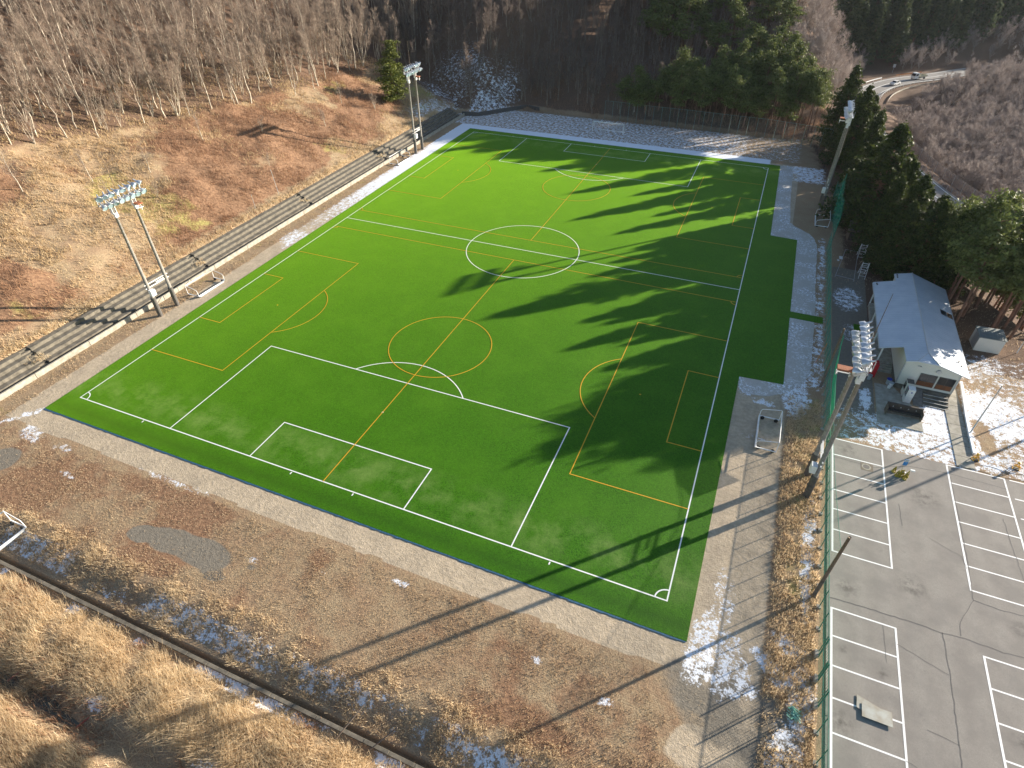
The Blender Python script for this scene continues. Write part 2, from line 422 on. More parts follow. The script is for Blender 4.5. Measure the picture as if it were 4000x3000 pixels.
def siding():
    m, t, b = nodes('pale_siding')
    g = t.nodes.new("ShaderNodeNewGeometry"); sp = t.nodes.new("ShaderNodeSeparateXYZ"); t.links.new(g.outputs["Position"], sp.inputs[0])
    f_ = mth(t, 'FRACT', mth(t, 'MULTIPLY', sp.outputs[2], 5.2))
    t.links.new(mix(t, ramp(t, f_, [(0, 0), (.1, 1)]), (.42,.40,.36), (.66,.64,.58)), b.inputs["Base Color"])
    b.inputs["Roughness"].default_value = .6; return m
MAT['siding'] = siding()
def roofmat():
    m, t, b = nodes('ribbed_metal_roof')
    g = t.nodes.new("ShaderNodeNewGeometry"); sp = t.nodes.new("ShaderNodeSeparateXYZ"); t.links.new(g.outputs["Position"], sp.inputs[0])
    f_ = mth(t, 'FRACT', mth(t, 'MULTIPLY', sp.outputs[1], 2.2))
    rib = ramp(t, f_, [(0, 0), (.12, 1), (.24, 0)])
    n1 = noise(t, .8, 5)
    c = mix(t, ramp(t, n1, [(.35, 0), (.7, 1)]), (.46,.51,.57), (.56,.60,.65))
    c = mix(t, mth(t, 'MULTIPLY', rib, .5), c, (.33,.37,.43))
    t.links.new(c, b.inputs["Base Color"]); b.inputs["Roughness"].default_value = .42; b.inputs["Metallic"].default_value = .15
    bump(t, b, rib, .04, .8); return m
MAT['roof'] = roofmat()
def snowmat():
    m, t, b = nodes('snow'); b.inputs["Base Color"].default_value = (.84,.87,.92,1); b.inputs["Roughness"].default_value = .7
    bump(t, b, noise(t, 3, 5), .05, .6); return m
MAT['snow'] = snowmat()
def watermat():
    m, t, b = nodes('creek_water'); b.inputs["Base Color"].default_value = (.085,.085,.062,1); b.inputs["Roughness"].default_value = .45
    bump(t, b, noise(t, 3, 3), .02, .5); return m
MAT['water'] = watermat()

# ================================================================== GROUND
def axis(parts):
    out = []
    for a, b, s in parts: out.append(np.arange(a, b, s))
    return np.unique(np.concatenate(out+[np.array([parts[-1][1]])]).round(4))
gx = axis([(-420,-120,10), (-120,-45,1.2), (-45,-14,.45), (-14,-12.2,.3), (-12.2,-1,.45), (-1,69,.7), (69,110,.3), (110,170,1.2), (170,460,7)])
gy = axis([(-120,-34,3), (-34,-19.5,.3), (-19.5,-16,.12), (-16,-1,.3), (-1,60,.5), (60,108,.6), (108,131,.35), (131,190,.8), (190,300,1.8), (300,760,8)])
X, Y = np.meshgrid(gx, gy, indexing='ij')
Z = H(X, Y)
# narrow bleacher gutter stays flat behind the low wall
def rect(x0, x1, y0, y1, s=.4):
    return np.minimum(sm(x0-s, x0+s, X)*(1-sm(x1-s, x1+s, X)), sm(y0-s, y0+s, Y)*(1-sm(y1-s, y1+s, Y)))
def blob(cx, cy, rx, ry, ang=0, s=.35):
    a = R(ang); dx = X-cx; dy = Y-cy
    u_ = (dx*math.cos(a)+dy*math.sin(a))/rx; v_ = (-dx*math.sin(a)+dy*math.cos(a))/ry
    return 1-sm(1-s, 1+s, np.hypot(u_, v_)+(fbm(X, Y, 3.5, 9)-.5)*.7)
mx_ = np.maximum
wob = (fbm(X, Y, 6, 4)-.5)
snow = np.zeros_like(X); dirt = np.zeros_like(X); red = np.zeros_like(X)
grn = np.zeros_like(X); grey = np.zeros_like(X); lit = np.zeros_like(X)
# dirt skirt round the turf
dirt = mx_(dirt, rect(-5.2, 74, -5.6, 110, .3)*(Y+5.6+wob*1.0 > 0))
dirt = mx_(dirt, rect(70, 75.6, -8, 34, .9)*.9)
dirt = mx_(dirt, blob(74, -10.2, 4.2, 2.0, 10)*1.0)

# brown dirt east of the turf, near corner
grey = mx_(grey, rect(73.4, 76.0, -9, 33, .9)*.42)
grey = mx_(grey, blob(74, -7.0, 6.0, 3.0, -15)*.6)
grey = mx_(grey, rect(80.3, 84.8, 30.5, 66, .3)*.9)      # worn court beside the building
grey = mx_(grey, blob(27.6, -10.9, 4.4, 1.5, 2)); grey = mx_(grey, blob(22.4, -11.4, 1.5, .9, 10)); grey = mx_(grey, blob(31.6, -12.2, 1.2, .6, 0)*.8)
grey = mx_(grey, blob(1.0, -10.4, 2.2, 1.9, 0)); grey = mx_(grey, blob(34.2, -10.4, .6, .4)*.8)
# reddish brown mown field
red = mx_(red, rect(-9, 66, -14.5, -5.8, 1.0)*np.clip(.48+(fbm(X, Y, 9, 6)-.5)*1.8, 0, .8))
red = mx_(red, blob(46, -9.2, 5, 1.6)*.0); red = np.where(blob(44, -8.6, 4.0, 1.6) > .3, red*.2, red)
red = mx_(red, rect(60, 72, -13, -7, 1.5)*.45)
red = mx_(red, sm(-9, -3, -Y)*0)
# left hillside
hs = sm(-12.4, -16, X)
redp = fbm(X, Y, 16, 11); red = mx_(red, hs*np.clip((redp-.36)*4, .1, .95))
grn = mx_(grn, hs*np.clip((fbm(X, Y, 13, 12)-.52)*3.0, 0, .55)*(X > -34))
grn = mx_(grn, rect(-8.2, -4.9, -12, 100, .4)*.35); grn = mx_(grn, rect(76.4, 79.4, 4, 32, .5)*.45)
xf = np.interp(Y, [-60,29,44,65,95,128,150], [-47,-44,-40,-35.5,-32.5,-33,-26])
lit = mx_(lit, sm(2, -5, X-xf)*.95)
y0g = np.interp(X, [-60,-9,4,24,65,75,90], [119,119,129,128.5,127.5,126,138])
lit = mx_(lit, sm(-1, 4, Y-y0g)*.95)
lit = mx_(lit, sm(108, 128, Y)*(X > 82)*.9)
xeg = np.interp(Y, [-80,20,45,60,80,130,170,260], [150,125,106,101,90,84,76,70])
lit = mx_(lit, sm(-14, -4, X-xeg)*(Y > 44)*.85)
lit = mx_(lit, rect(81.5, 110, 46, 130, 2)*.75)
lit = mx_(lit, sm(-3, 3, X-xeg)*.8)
# snow
snow = mx_(snow, rect(-5.4, 68, 109.0, 112.0, .4)*1.6)
snow = mx_(snow, rect(-5.6, -2.1, 8, 112, .3)*np.clip((Y-40)/36., 0, 1.5))
snow = mx_(snow, rect(-5.8, -2.2, -5, 60, .3)*np.clip((fbm(X, Y, 7, 21)-.55)*4, 0, .55))
snow = mx_(snow, rect(-8.2, 74, 112, 127.5, .6)*(.40+.05*(X < 60)-.14*(X > 62)))
snow = mx_(snow, rect(66, 79, 101, 110, 1)*.62*np.clip((fbm(X, Y, 6, 22)-.3)*3, 0, 1))
snow = mx_(snow, sm(6, -3, X)*sm(117, 121, Y)*sm(146, 128, Y)*sm(-30, -14, X)*.42*np.clip((fbm(X, Y, 8, 23)-.15)*2.5, .3, 1.0))
snow = mx_(snow, rect(-18, -9, 104, 119, 1.2)*.45)
snow = mx_(snow, sm(12, 30, X)*0)
for (a, b, c, d_, e_, k_) in [(-3.0,-4.2,.45,2.6,-35,.52),(.4,-6.3,1.7,.8,-15,.56),(5.5,-6.5,1.4,.5,0,.40),(20,-5.6,5,.3,0,.38),(9.5,-8.9,.9,.2,-10,.60),(34,-9.8,1,.4,0,.25),
        (71.3,-2.2,1.1,3.6,-8,.56),(73.0,-3.0,1.7,2.7,0,.47),(72.3,1.5,.9,3.4,5,.34),(76.2,-2.4,2.1,.8,-35,.54),(78.4,-3.6,.9,3.8,0,.52),(77.4,-.3,1.5,.9,-30,.55),(73.6,-4.8,1.6,.8,0,.50),
        (73.2,28.8,1.3,.6,0,.62),(76.6,30.5,1.4,3.0,0,.62),(75.6,35.5,2.4,3.6,0,.60),(76.9,41,1.2,4,0,.55),(71.2,30.6,.8,1.4,0,.7),(73.0,22.5,2.0,.5,0,.3),
        (82.2,56.5,1.9,3.6,0,.50),(82.6,47.5,1.0,2.2,0,.35),(83.8,33.6,.7,2.4,0,.72),(65.3,-9.5,.45,.3,0,.85),(47,-6.8,.5,.3,0,.7),(59.8,-8.6,.5,.3,0,.7),(40.6,-8.4,.35,.25,0,.85),
        (78.4,8,.5,6,0,.58),(78.5,14,.5,4,0,.5),(77.6,-8.5,1.2,2.2,0,.5),(74.5,-13.5,1.6,1.0,0,.4)]:
    snow = mx_(snow, blob(a, b, c, d_, e_)*k_)
for k_, yy in enumerate((34.5, 38.2, 41.5, 44.8, 47.0, 53.0, 55.4, 58.5, 61.3, 65.5, 68.2, 71.0)):
    snow = mx_(snow, blob(78.75+.1*math.sin(k_*2.3), yy, .62+.18*math.sin(k_*1.7), 1.2+.5*math.sin(k_*2.9))*(.50+.08*math.sin(k_*4.1)))
snow = mx_(snow, rect(78.2, 79.4, 33, 76, .2)*.30)
snow = mx_(snow, rect(80.4, 93.6, 25.75, 31.5, .5)*np.clip(.35+(X-80.4)/9., .3, 1.0)*(.62))
snow = mx_(snow, rect(89.3, 92.0, 30, 35, .3)*.8)
snow = mx_(snow, rect(93.9, 120, 26, 48, .6)*np.clip(.52+(fbm(X, Y, 5, 31)-.45)*1.8, .22, .75))
snow = np.where(blob(95.2, 31.4, .9, 2.6, 5) > .5, .1, snow)
bankm = sm(-17.25, -16.9, Y)*sm(-14.6, -15.6, Y)*(X < 78)*(X > 10)
snow = mx_(snow, bankm*np.clip(.20+(fbm(X, Y, 3, 33)-.42)*2.2, 0, .46))
snow = mx_(snow, sm(-19.4, -19.0, Y)*sm(-18.2, -18.5, Y)*(X < 78)*np.clip((fbm(X, Y, 2.5, 34)-.52)*6, 0, .8))
snow = mx_(snow, sm(-24.3, -23.6, Y)*sm(-22.9, -23.4, Y)*np.clip((fbm(X, Y, 2.5, 35)-.52)*6, 0, .8)*(X < 70))
nI, nJ = X.shape
idx = np.arange(nI*nJ).reshape(nI, nJ)
F = np.stack([idx[:-1, :-1], idx[1:, :-1], idx[1:, 1:], idx[:-1, 1:]], -1).reshape(-1, 4)
zA = np.stack([snow, dirt, red, np.ones_like(X)], -1).reshape(-1, 4)
zB = np.stack([grn, grey, lit, np.ones_like(X)], -1).reshape(-1, 4)
me = np_mesh("ground", np.stack([X, Y, Z], -1).reshape(-1, 3), F, MAT['ground'], {"zoneA": zA, "zoneB": zB}, smooth=True)
tag(link_mesh("ground", me), kind='structure')

# creek water
mb = MB(); mb.box(-12, 78, -26.0, -23.8, -1.6, -.93)
tag(mb.build("creek_water", MAT['water']), kind='structure')

# ------------------------------------------------------------------ turf with markings
W_, L_ = 67.95, 106.6
outline = [(-2.1,-2.85),(70.05,-2.85),(70.15,32.55),(75.1,32.9),(75.03,48.3),(79.2,48.3),(79.2,49.95),(75.03,49.95),(74.97,73.45),(70.75,73.65),(70.2,108.9),(-2.1,108.9)]
mb = MB(); zt = .045
mb.poly([(x, y, zt) for x, y in outline])
for i in range(len(outline)):
    a = outline[i]; b = outline[(i+1) % len(outline)]
    mb.quad((a[0],a[1],-.05),(b[0],b[1],-.05),(b[0],b[1],zt),(a[0],a[1],zt))
turf = mb.build("artificial_turf", MAT['turf']); tag(turf, kind='structure')
LW = .12
def strip(mb, pts, wd=LW, z=zt+.005, closed=False):
    pts = [Vector((p[0], p[1], 0)) for p in pts]; n = len(pts)
    L, Rr = [], []
    for i, p in enumerate(pts):
        if closed: d0 = (p-pts[i-1]).normalized(); d1 = (pts[(i+1) % n]-p).normalized()
        else:
            d0 = (p-pts[i-1]).normalized() if i else (pts[1]-p).normalized()
            d1 = (pts[i+1]-p).normalized() if i < n-1 else d0
        nn = Vector((-(d0.y+d1.y), d0.x+d1.x, 0)); nn.normalize()
        k = wd/2/max(.3, nn.dot(Vector((-d1.y, d1.x, 0))))
        L.append(p+nn*k); Rr.append(p-nn*k)
    rng = range(n if closed else n-1)
    for i in rng:
        j = (i+1) % n
        mb.quad((Rr[i].x,Rr[i].y,z),(Rr[j].x,Rr[j].y,z),(L[j].x,L[j].y,z),(L[i].x,L[i].y,z))
def arc(cx_, cy_, r_, a0, a1, n=40):
    return [(cx_+r_*math.cos(R(a0+(a1-a0)*i/n)), cy_+r_*math.sin(R(a0+(a1-a0)*i/n))) for i in range(n+1)]
wl = MB(); Wm = W_/2
strip(wl, [(0,0),(W_,0),(W_,L_),(0,L_)], closed=True)
def onl(mb, pts, z, **k): strip(mb, pts, z=z, **k)
z1_, z2_ = zt+.009, zt+.013
onl(wl, [(0,L_/2),(W_,L_/2)], z1_)
onl(wl, arc(Wm, L_/2, 9.15, 0, 360, 72)[:-1], z2_, closed=True)
for s_, yb in ((1, 0), (-1, L_)):
    onl(wl, [(Wm-20.16,yb),(Wm-20.16,yb+16.5*s_),(Wm+20.16,yb+16.5*s_),(Wm+20.16,yb)], z1_)
    onl(wl, [(Wm-9.16,yb),(Wm-9.16,yb+5.5*s_),(Wm+9.16,yb+5.5*s_),(Wm+9.16,yb)], z1_)
    t_ = math.degrees(math.asin(5.5/9.15))
    onl(wl, arc(Wm, yb+11*s_, 9.15, t_*s_, (180-t_)*s_, 30), z2_)
    onl(wl, arc(0, yb, 1.0, 0, 90*s_, 10), z2_); onl(wl, arc(W_, yb, 1.0, 90*s_, 180*s_, 10), z2_)
    onl(wl, [(Wm-.1,yb+11*s_),(Wm+.1,yb+11*s_)], z2_, wd=.2)
    for xx in (10.15, 57.85, 30.3, 37.65): onl(wl, [(xx,yb-.15*s_),(xx,yb-.45*s_)], z2_)
o = wl.build("white_pitch_marking", MAT['pline'], turf)
yl = MB(); zy1, zy2, zy3 = zt+.017, zt+.021, zt+.025
for s_, base, mid in ((1, 0, 49.6), (-1, L_, L_-49.6)):
    yc = (base+mid)/2
    strip(yl, [(0,mid),(W_,mid)], z=zy1, wd=.10)
    strip(yl, [(Wm,base),(Wm,mid)], z=zy2, wd=.10)
    strip(yl, arc(Wm, yc, 6.6, 0, 360, 60)[:-1], z=zy3, wd=.10, closed=True)
    for q_, xb in ((1, 0), (-1, W_)):
        strip(yl, [(xb,yc-14.65),(xb+11.7*q_,yc-14.65),(xb+11.7*q_,yc+14.65),(xb,yc+14.65)], z=zy1+.001*q_, wd=.10)
        strip(yl, [(xb,yc-6.55),(xb+3.65*q_,yc-6.55),(xb+3.65*q_,yc+6.55),(xb,yc+6.55)], z=zy1+.001*q_, wd=.10)
        t_ = math.degrees(math.acos(3.7/6.9))
        strip(yl, [(xb+(8.0+math.cos(R(v))*6.9)*q_, yc+math.sin(R(v))*6.9) for v in np.linspace(-t_, t_, 30)], z=zy3, wd=.10)
        strip(yl, [(xb+7.9*q_,yc),(xb+8.1*q_,yc)], z=zy3, wd=.18)
        strip(yl, [(xb+(.8*math.cos(R(v)))*q_, mid-.8*s_*math.sin(R(v))) for v in np.linspace(0, 90, 9)], z=zy3, wd=.10)
yl.build("yellow_pitch_marking", MAT['yline'], turf)
mb = MB(); random.seed(3)
for i in range(144):
    xa = -2.05+i*.5; dy = random.uniform(-.03, .05)
    mb.box(xa, xa+.503, -3.02+dy, -2.88, -.02, .035+random.uniform(0, .012))
mb.build("blue_edge_strip", MAT['bluetape'], turf)

pb = [(70.18,109.2),(72.5,109.0),(72.9,104),(73.0,93.5),(73.45,82),(73.5,80.3),(74.3,79.0),(75.5,77.9),(76.7,76.6),(77.5,75.2),(77.95,73),(78.1,70.6),(78.05,62),(78.2,52),(78.1,44),(77.95,36.5),(77.0,33.4),(75.2,31.2),(73.2,29.8),(71.0,29.6),(70.2,31)]
mb = MB(); random.seed(21)
pb2 = []
for a, b in zip(pb, pb[1:]+pb[:1]):
    n = max(1, int(math.hypot(b[0]-a[0], b[1]-a[1])/.6))
    for i in range(n): pb2.append((a[0]+(b[0]-a[0])*i/n+random.uniform(-.06,.06), a[1]+(b[1]-a[1])*i/n+random.uniform(-.06,.06)))
pb2 = [p for p in pb2 if not (p[0] < 70.6)]+[(69.9,31.2),(69.9,109.0)]
mb.poly([(x, y, .018) for x, y in pb2])
tag(mb.build("path", MAT['path']), kind='structure')
# parking lot
mb = MB(); mb.poly([(80.12,-70,.03),(140,-70,.03),(140,25.3,.03),(97.6,25.6,.03),(90.9,25.75,.03),(85.2,25.68,.03),(80.12,25.6,.03)])
for a, b in (((80.12,-70),(80.12,25.6)),((80.12,25.6),(85.2,25.68)),((85.2,25.68),(90.9,25.75)),((90.9,25.75),(97.6,25.6)),((97.6,25.6),(140,25.3))):
    mb.quad((a[0],a[1],-.1),(b[0],b[1],-.1),(b[0],b[1],.03),(a[0],a[1],.03))
lot = mb.build("parking_lot", MAT['asphalt']); tag(lot, kind='structure')
pl = MB(); zp = .035
def lines(x0, x1, ys, y_lo, y_hi, closeL=True):
    for y in ys: strip(pl, [(x0,y),(x1,y)], wd=.13, z=zp)
    strip(pl, [(x1,y_lo-.06),(x1,y_hi+.06)], wd=.15, z=zp+.004)
    if closeL: strip(pl, [(x0,y_lo-.06),(x0,y_hi+.06)], wd=.16, z=zp+.004)
lines(80.42, 85.12, [25.5-2.53*i for i in range(7)], 25.5-2.53*6, 25.5)
lines(80.36, 85.0, [4.45-2.51*i for i in range(12)], 4.45-2.51*11, 4.45)
lines(91.0, 95.95, [25.6-2.52*i for i in range(7)], 25.6-2.52*6, 25.6)
lines(91.0, 95.9, [4.48-2.52*i for i in range(12)], 4.48-2.52*11, 4.48)
lines(96.4, 101, [25.6-2.52*i for i in range(7)], 25.6-2.52*6, 25.6, False)
pl.build("parking_line", MAT['lotline'], lot)
ck = MB(); random.seed(5)
def crack(pts, wd):
    out = []
    for a, b in zip(pts[:-1], pts[1:]):
        n = max(2, int(math.hypot(b[0]-a[0], b[1]-a[1])/.35))
        for i in range(n): out.append((a[0]+(b[0]-a[0])*i/n+random.uniform(-.04,.04), a[1]+(b[1]-a[1])*i/n+random.uniform(-.04,.04)))
    out.append(pts[-1]); strip(ck, out, wd=wd, z=.041)
crack([(80.2,5.36),(82.55,5.5),(86.47,5.5),(88.38,5.41),(89.9,5.57),(92.47,5.4),(95,5.6),(100,5.5)], .07)
crack([(88.38,5.41),(88.45,2.65),(88.45,.23),(88.4,-2.35),(88.38,-4.64),(88.4,-12)], .06)
crack([(91.15,24),(91.2,17),(91.15,11.98),(91.01,9.52),(89.77,6.96),(89.64,5.67)], .045)
crack([(91.01,9.52),(92.76,9.36),(94.53,9.44),(99,9.3)], .06)
crack([(80.5,22.6),(84.3,22.5),(87.5,24.0),(91,24.4),(96,24.2)], .035)
crack([(85,3.1),(88.4,1.9)], .03); crack([(86.5,-2.9),(88.4,-3.2)], .03); crack([(88.4,15),(90.8,13.9),(91,12.6)], .03)
crack([(86.2,18.3),(86.3,15.6)], .03); crack([(94.9,20),(95.2,14),(95.4,9)], .035); crack([(84.1,4.4),(84.2,1.2)], .025); crack([(85,-5.6),(88,-6.4)], .03)
ck.build("asphalt_crack", MAT['pole_dark'], lot)

# low concrete edge beside the lot
mb = MB()
for i in range(40):
    y1 = 25.4-i*2.0; mb.box(79.98, 80.12, y1-1.97, y1, -.1, .06+.01*((i*7) % 3))
o = mb.build("kerb", MAT['concrete']); tag(o, 'long pale concrete kerb between the green net fence and the parking lot', 'kerb')

# ------------------------------------------------------------------ road in the valley
def offset(pts, d):
    out = []
    for i, p in enumerate(pts):
        a = pts[max(0, i-1)]; b = pts[min(len(pts)-1, i+1)]; t = np.array([b[0]-a[0], b[1]-a[1]]); t = t/np.hypot(*t)
        out.append((p[0]-t[1]*d, p[1]+t[0]*d))
    return out
def smooth_pts(P, k=6):
    P = [np.array(p, float) for p in P]; out = []
    for i in range(len(P)-1):
        p0 = P[max(0,i-1)]; p1 = P[i]; p2 = P[i+1]; p3 = P[min(len(P)-1,i+2)]
        for j in range(k):
            t = j/k
            out.append(tuple(.5*((2*p1)+(-p0+p2)*t+(2*p0-5*p1+4*p2-p3)*t*t+(-p0+3*p1-3*p2+p3)*t**3)))
    out.append(tuple(P[-1])); return out
RD = smooth_pts(ROAD)
zr = -10.0
mb = MB(); L1 = offset(RD, 4.6); L2 = offset(RD, -4.6)
for i in range(len(RD)-1):
    mb.quad((*L1[i],zr),(*L1[i+1],zr),(*L2[i+1],zr),(*L2[i],zr))
road = mb.build("road", MAT['roadasph']); tag(road, kind='structure')
rl = MB()
for off in (3.7, -3.7, 0):
    P_ = offset(RD, off)
    strip(rl, P_, wd=.22, z=zr+.006)
rl.build("road_line", MAT['pline'], road)

# ================================================================== CONCRETE WALL AND BLEACHERS (left)
wall = thing("concrete_wall", "long low pale concrete wall in front of the stepped terraces", "wall")
mb = MB(); y = -14.0; random.seed(11); k = 0
while y < 117.5:
    seg = 7.3
    y2 = min(y+seg, 118.0)
    dz = random.uniform(-.015, .015)
    mb.box(-8.32+random.uniform(-.01,.01), -8.08, y, y2-.05, -.3, .68+dz); y += seg
mb.build("wall_panel", MAT['concrete'], wall, bevel=.02)
bl = thing("concrete_terrace", "four long weathered concrete terrace steps behind the low wall at the foot of the hill", "terrace")
stairs_y = [2.5, 29.0, 55.0, 81.0]
segs = []; ya = -14.0
for s_ in stairs_y: segs.append((ya, s_-.6)); ya = s_+.6
segs.append((ya, 117.0))
for i in range(4):
    mb = MB()
    for (a, b) in segs:
        yy = a
        while yy < b-.3:
            y2 = min(yy+3.0, b)
            mb.box(-9.98-.80*i, -9.13-.80*i, yy, y2-.02, -.3, .58+.43*i+random.uniform(-.012,.012)); yy += 3.0
    mb.build("terrace_step", MAT['concrete_dark'], bl)
for s_ in stairs_y:
    mb = MB()
    for j in range(8): mb.box(-9.5-.42*j, -9.1-.42*j, s_-.58, s_+.58, -.3, .30+.215*j)
    mb.build("stair", MAT['concrete_dark'], bl)
# dark retaining wall behind the pitch
rw = thing("retaining_wall", "dark low retaining wall at the foot of the snowy bank in the far corner", "wall")
mb = MB(); P_ = [(-8.9,118.2),(-4.6,119.0),(1.6,126.8),(4.6,130.2),(8.5,128.9)]
for a, b in zip(P_[:-1], P_[1:]):
    d = Vector((b[0]-a[0], b[1]-a[1], 0)).normalized(); n_ = Vector((-d.y, d.x, 0))*.16
    A_ = Vector((a[0],a[1],0)); B_ = Vector((b[0],b[1],0))
    c4 = [A_-n_, B_-n_, B_+n_, A_+n_]
    mb.poly([(p.x,p.y,.95) for p in c4])
    for i in range(4):
        p, q_ = c4[i], c4[(i+1) % 4]; mb.quad((p.x,p.y,-.3),(q_.x,q_.y,-.3),(q_.x,q_.y,.95),(p.x,p.y,.95))
mb.build("wall_body", MAT['pole_dark'], rw)

# ditch wall in the foreground
dw = thing("ditch_wall", "long narrow concrete channel wall running through dry grass in the foreground", "wall")
mb = MB(); x = -12.0
while x < 78:
    mb.box(x, x+2.0, -18.34, -18.06, -1.9, -.50+random.uniform(-.02,.02)); x += 2.02
mb.build("wall_cap", MAT['concrete_dark'], dw, bevel=.02)
# red pipes across the creek, old timber
def stick(name, p0, p1, r_, mat, label, cat, group=None, n=8):
    mb = MB(); mb.tube([p0, p1], r_, n); o = mb.build(name, mat, smooth=False); return tag(o, label, cat, group)
stick("red_pipe", (23.2,-24.9,-.9), (24.2,-22.6,-.35), .06, MAT['redpipe'], "short red pipe sticking out over the creek, the one nearer the left edge", "pipe")
stick("red_pipe", (31.0,-25.2,-.9), (32.2,-22.7,-.3), .06, MAT['redpipe'], "thin red pipe crossing the open water of the creek", "pipe")
stick("fallen_stick", (48.7,-18.9,-.6), (49.6,-16.4,.25), .05, MAT['wood_old'], "bare reddish stick leaning across the channel wall, left of its twin", "stick")
stick("fallen_stick", (51.2,-18.7,-.6), (52.6,-16.8,.3), .05, MAT['wood_old'], "bare stick lying over the channel wall beside a clump of green grass", "stick")
stick("thin_stake", (-13.6,52.5,2.2), (-14.3,52.7,7.0), .035, MAT['galv'], "thin pale stake standing above the top terrace step near the middle", "stake")
stick("thin_stake", (-13.4,46.0,2.2), (-13.6,46.1,5.0), .03, MAT['galv'], "short thin stake at the grassy edge of the terraces", "stake")

# ================================================================== FLOODLIGHT MASTS
LAMP = {}
def lamp_meshes():
    mb = MB(); mb.lathe([(.06,-.62),(.085,-.40),(.10,-.22),(.20,-.14),(.33,.05),(.385,.26),(.40,.30),(.385,.30),(.30,.06),(.12,-.10)], (0,0,0), (1,0,0), 14)
    mb.box(-.12,.02,-.42,-.39,-.06,.06); mb.box(-.12,.02,.39,.42,-.06,.06)
    a = mb.build("floodlight", MAT['reflector'], smooth=True)
    mb = MB(); mb.lathe([(.001,.25),(.375,.25)], (0,0,0), (1,0,0), 14)
    b = mb.build("lens", MAT['lens'])
    LAMP['a'] = a.data; LAMP['b'] = b.data; D.objects.remove(a); D.objects.remove(b)
MAT['lens'] = simple('lamp_glass', (.42,.56,.62), (.35,.48,.55), 2, .12)
lamp_meshes()
def mast(x, y, side, label, H_=16.3, zs=15.0):
    """two poles 2.96 m apart in y; side=+1 lamps face +x, -1 they face -x"""
    t = thing("floodlight_mast", label, "floodlight mast", (x, y, 0), 0, "twin pole floodlight masts beside the pitch")
    for s_ in (-1, 1):
        mb = MB(); mb.tube([(0,s_*1.48,-.3),(0,s_*1.48,H_)], [.25,.15], 12)
        p = mb.build("pole", MAT['pole'], t, smooth=True)
        mb = MB(); mb.tube([(0,s_*1.48,-.3),(0,s_*1.48,2.9)], [.32,.30], 12); mb.tube([(0,s_*1.48,2.6),(0,s_*1.48,2.75)], .345, 12)
        mb.tube([(0,s_*1.48,1.5),(0,s_*1.48,1.62)], .345, 12)
        mb.build("base_sleeve", MAT['pole_dark'], p, smooth=False)
        mb = MB()
        for k in range(26): mb.tube([(.16*side+.02*side,s_*1.48-.16,3.6+.47*k),(.16*side+.02*side,s_*1.48+.16,3.6+.47*k)], .012, 4)
        mb.tube([(-.14,s_*1.48+.12,3),(-.12,s_*1.48+.1,H_-1)], .035, 5)
        mb.build("rung", MAT['galv'], p)
    # white brackets near the top
    for s_ in (-1, 1):
        mb = MB(); xa_, xb_ = (-.05,.30) if side > 0 else (-.30,.05)
        mb.box(xa_,xb_, s_*1.48-.22, s_*1.48+.22, H_-1.9, H_-1.35)
        mb.box(-.2,.2, s_*1.48-.26, s_*1.48-.2, H_-1.5, H_-.1); mb.box(-.2,.2, s_*1.48+.2, s_*1.48+.26, H_-1.5, H_-.1)
        mb.build("bracket", MAT['white'], t)
    mb = MB()
    for zz in (H_+.05, H_+1.0):
        mb.box(-.05+.12*side,.05+.12*side,-3.1,3.1,zz-.05,zz+.05)
    for yy in (-3.0,-1.48,0,1.48,3.0): mb.box(-.04+.12*side,.04+.12*side,yy-.04,yy+.04,H_+.05,H_+1.0)
    mb.box(-.35,.35,-2.1,2.1,H_-.25,H_-.2)
    for yy in (-2.1, 2.1): mb.box(-.35,-.3,yy-.03,yy+.03,H_-.2,H_+.75); mb.box(.3,.35,yy-.03,yy+.03,H_-.2,H_+.75)
    mb.build("lamp_rack", MAT['galv'], t)
    random.seed(int(x*7+y))
    for r_, zz in enumerate((H_+.02, H_+1.02)):
        for k in range(8):
            a = D.objects.new("floodlight", LAMP['a']); COL.objects.link(a); a.parent = t
            yaw_ = random.uniform(-.45,.45)+(.25 if k < 3 else -.1)*(-side); pit_ = R(34+random.uniform(-8,8))
            dx = Vector((side*math.cos(yaw_)*math.cos(pit_), math.sin(yaw_)*math.cos(pit_), -math.sin(pit_)))
            a.rotation_mode = 'QUATERNION'; a.rotation_quaternion = dx.to_track_quat('X', 'Z')
            a.location = (.42*side+(.25*side if r_ == 0 else 0), -2.8+k*.80, zz)
            b = D.objects.new("lens", LAMP['b']); COL.objects.link(b); b.parent = a
    mb = MB()
    for zz in (4.35, 4.85): mb.box(-.05,.05,-1.9,1.9,zz,zz+.10)
    mb.box(-.05,.05,-.15,1.2,4.58,4.66)
    mb.build("crossbar", MAT['white'], t)
    mb = MB(); mb.box(.2 if side > 0 else -.72,.72 if side > 0 else -.2,-1.85,-1.15,3.35,4.25)
    mb.build("control_box", MAT['white'], t, bevel=.02)
    mb = MB(); yc = 1.48+.1
    xa, xb = (.1, 1.0) if side > 0 else (-1.3, -.1)
    mb.box(xa, xb, yc-.35, yc+.35, zs, zs+.15); q_ = mb.build("service_shelf", MAT['rust'], t)
    mb = MB()
    for xx in (xa+.08, xb-.08): mb.box(xx-.04,xx+.04,yc-.3,yc+.3,zs-.42,zs-.34); mb.box(xx-.04,xx+.04,yc-.03,yc+.03,zs-.7,zs)
    mb.box(xa, xb, yc-.04, yc+.04, zs-.4, zs-.33); mb.build("bracket", MAT['white'], q_)
    mb = MB(); mb.tube([(-.1,.0,H_+1.0),(-.1,.0,H_+5.6)], [.04,.02], 6)
    mb.build("lightning_rod", MAT['wood_old'], t)
    return t
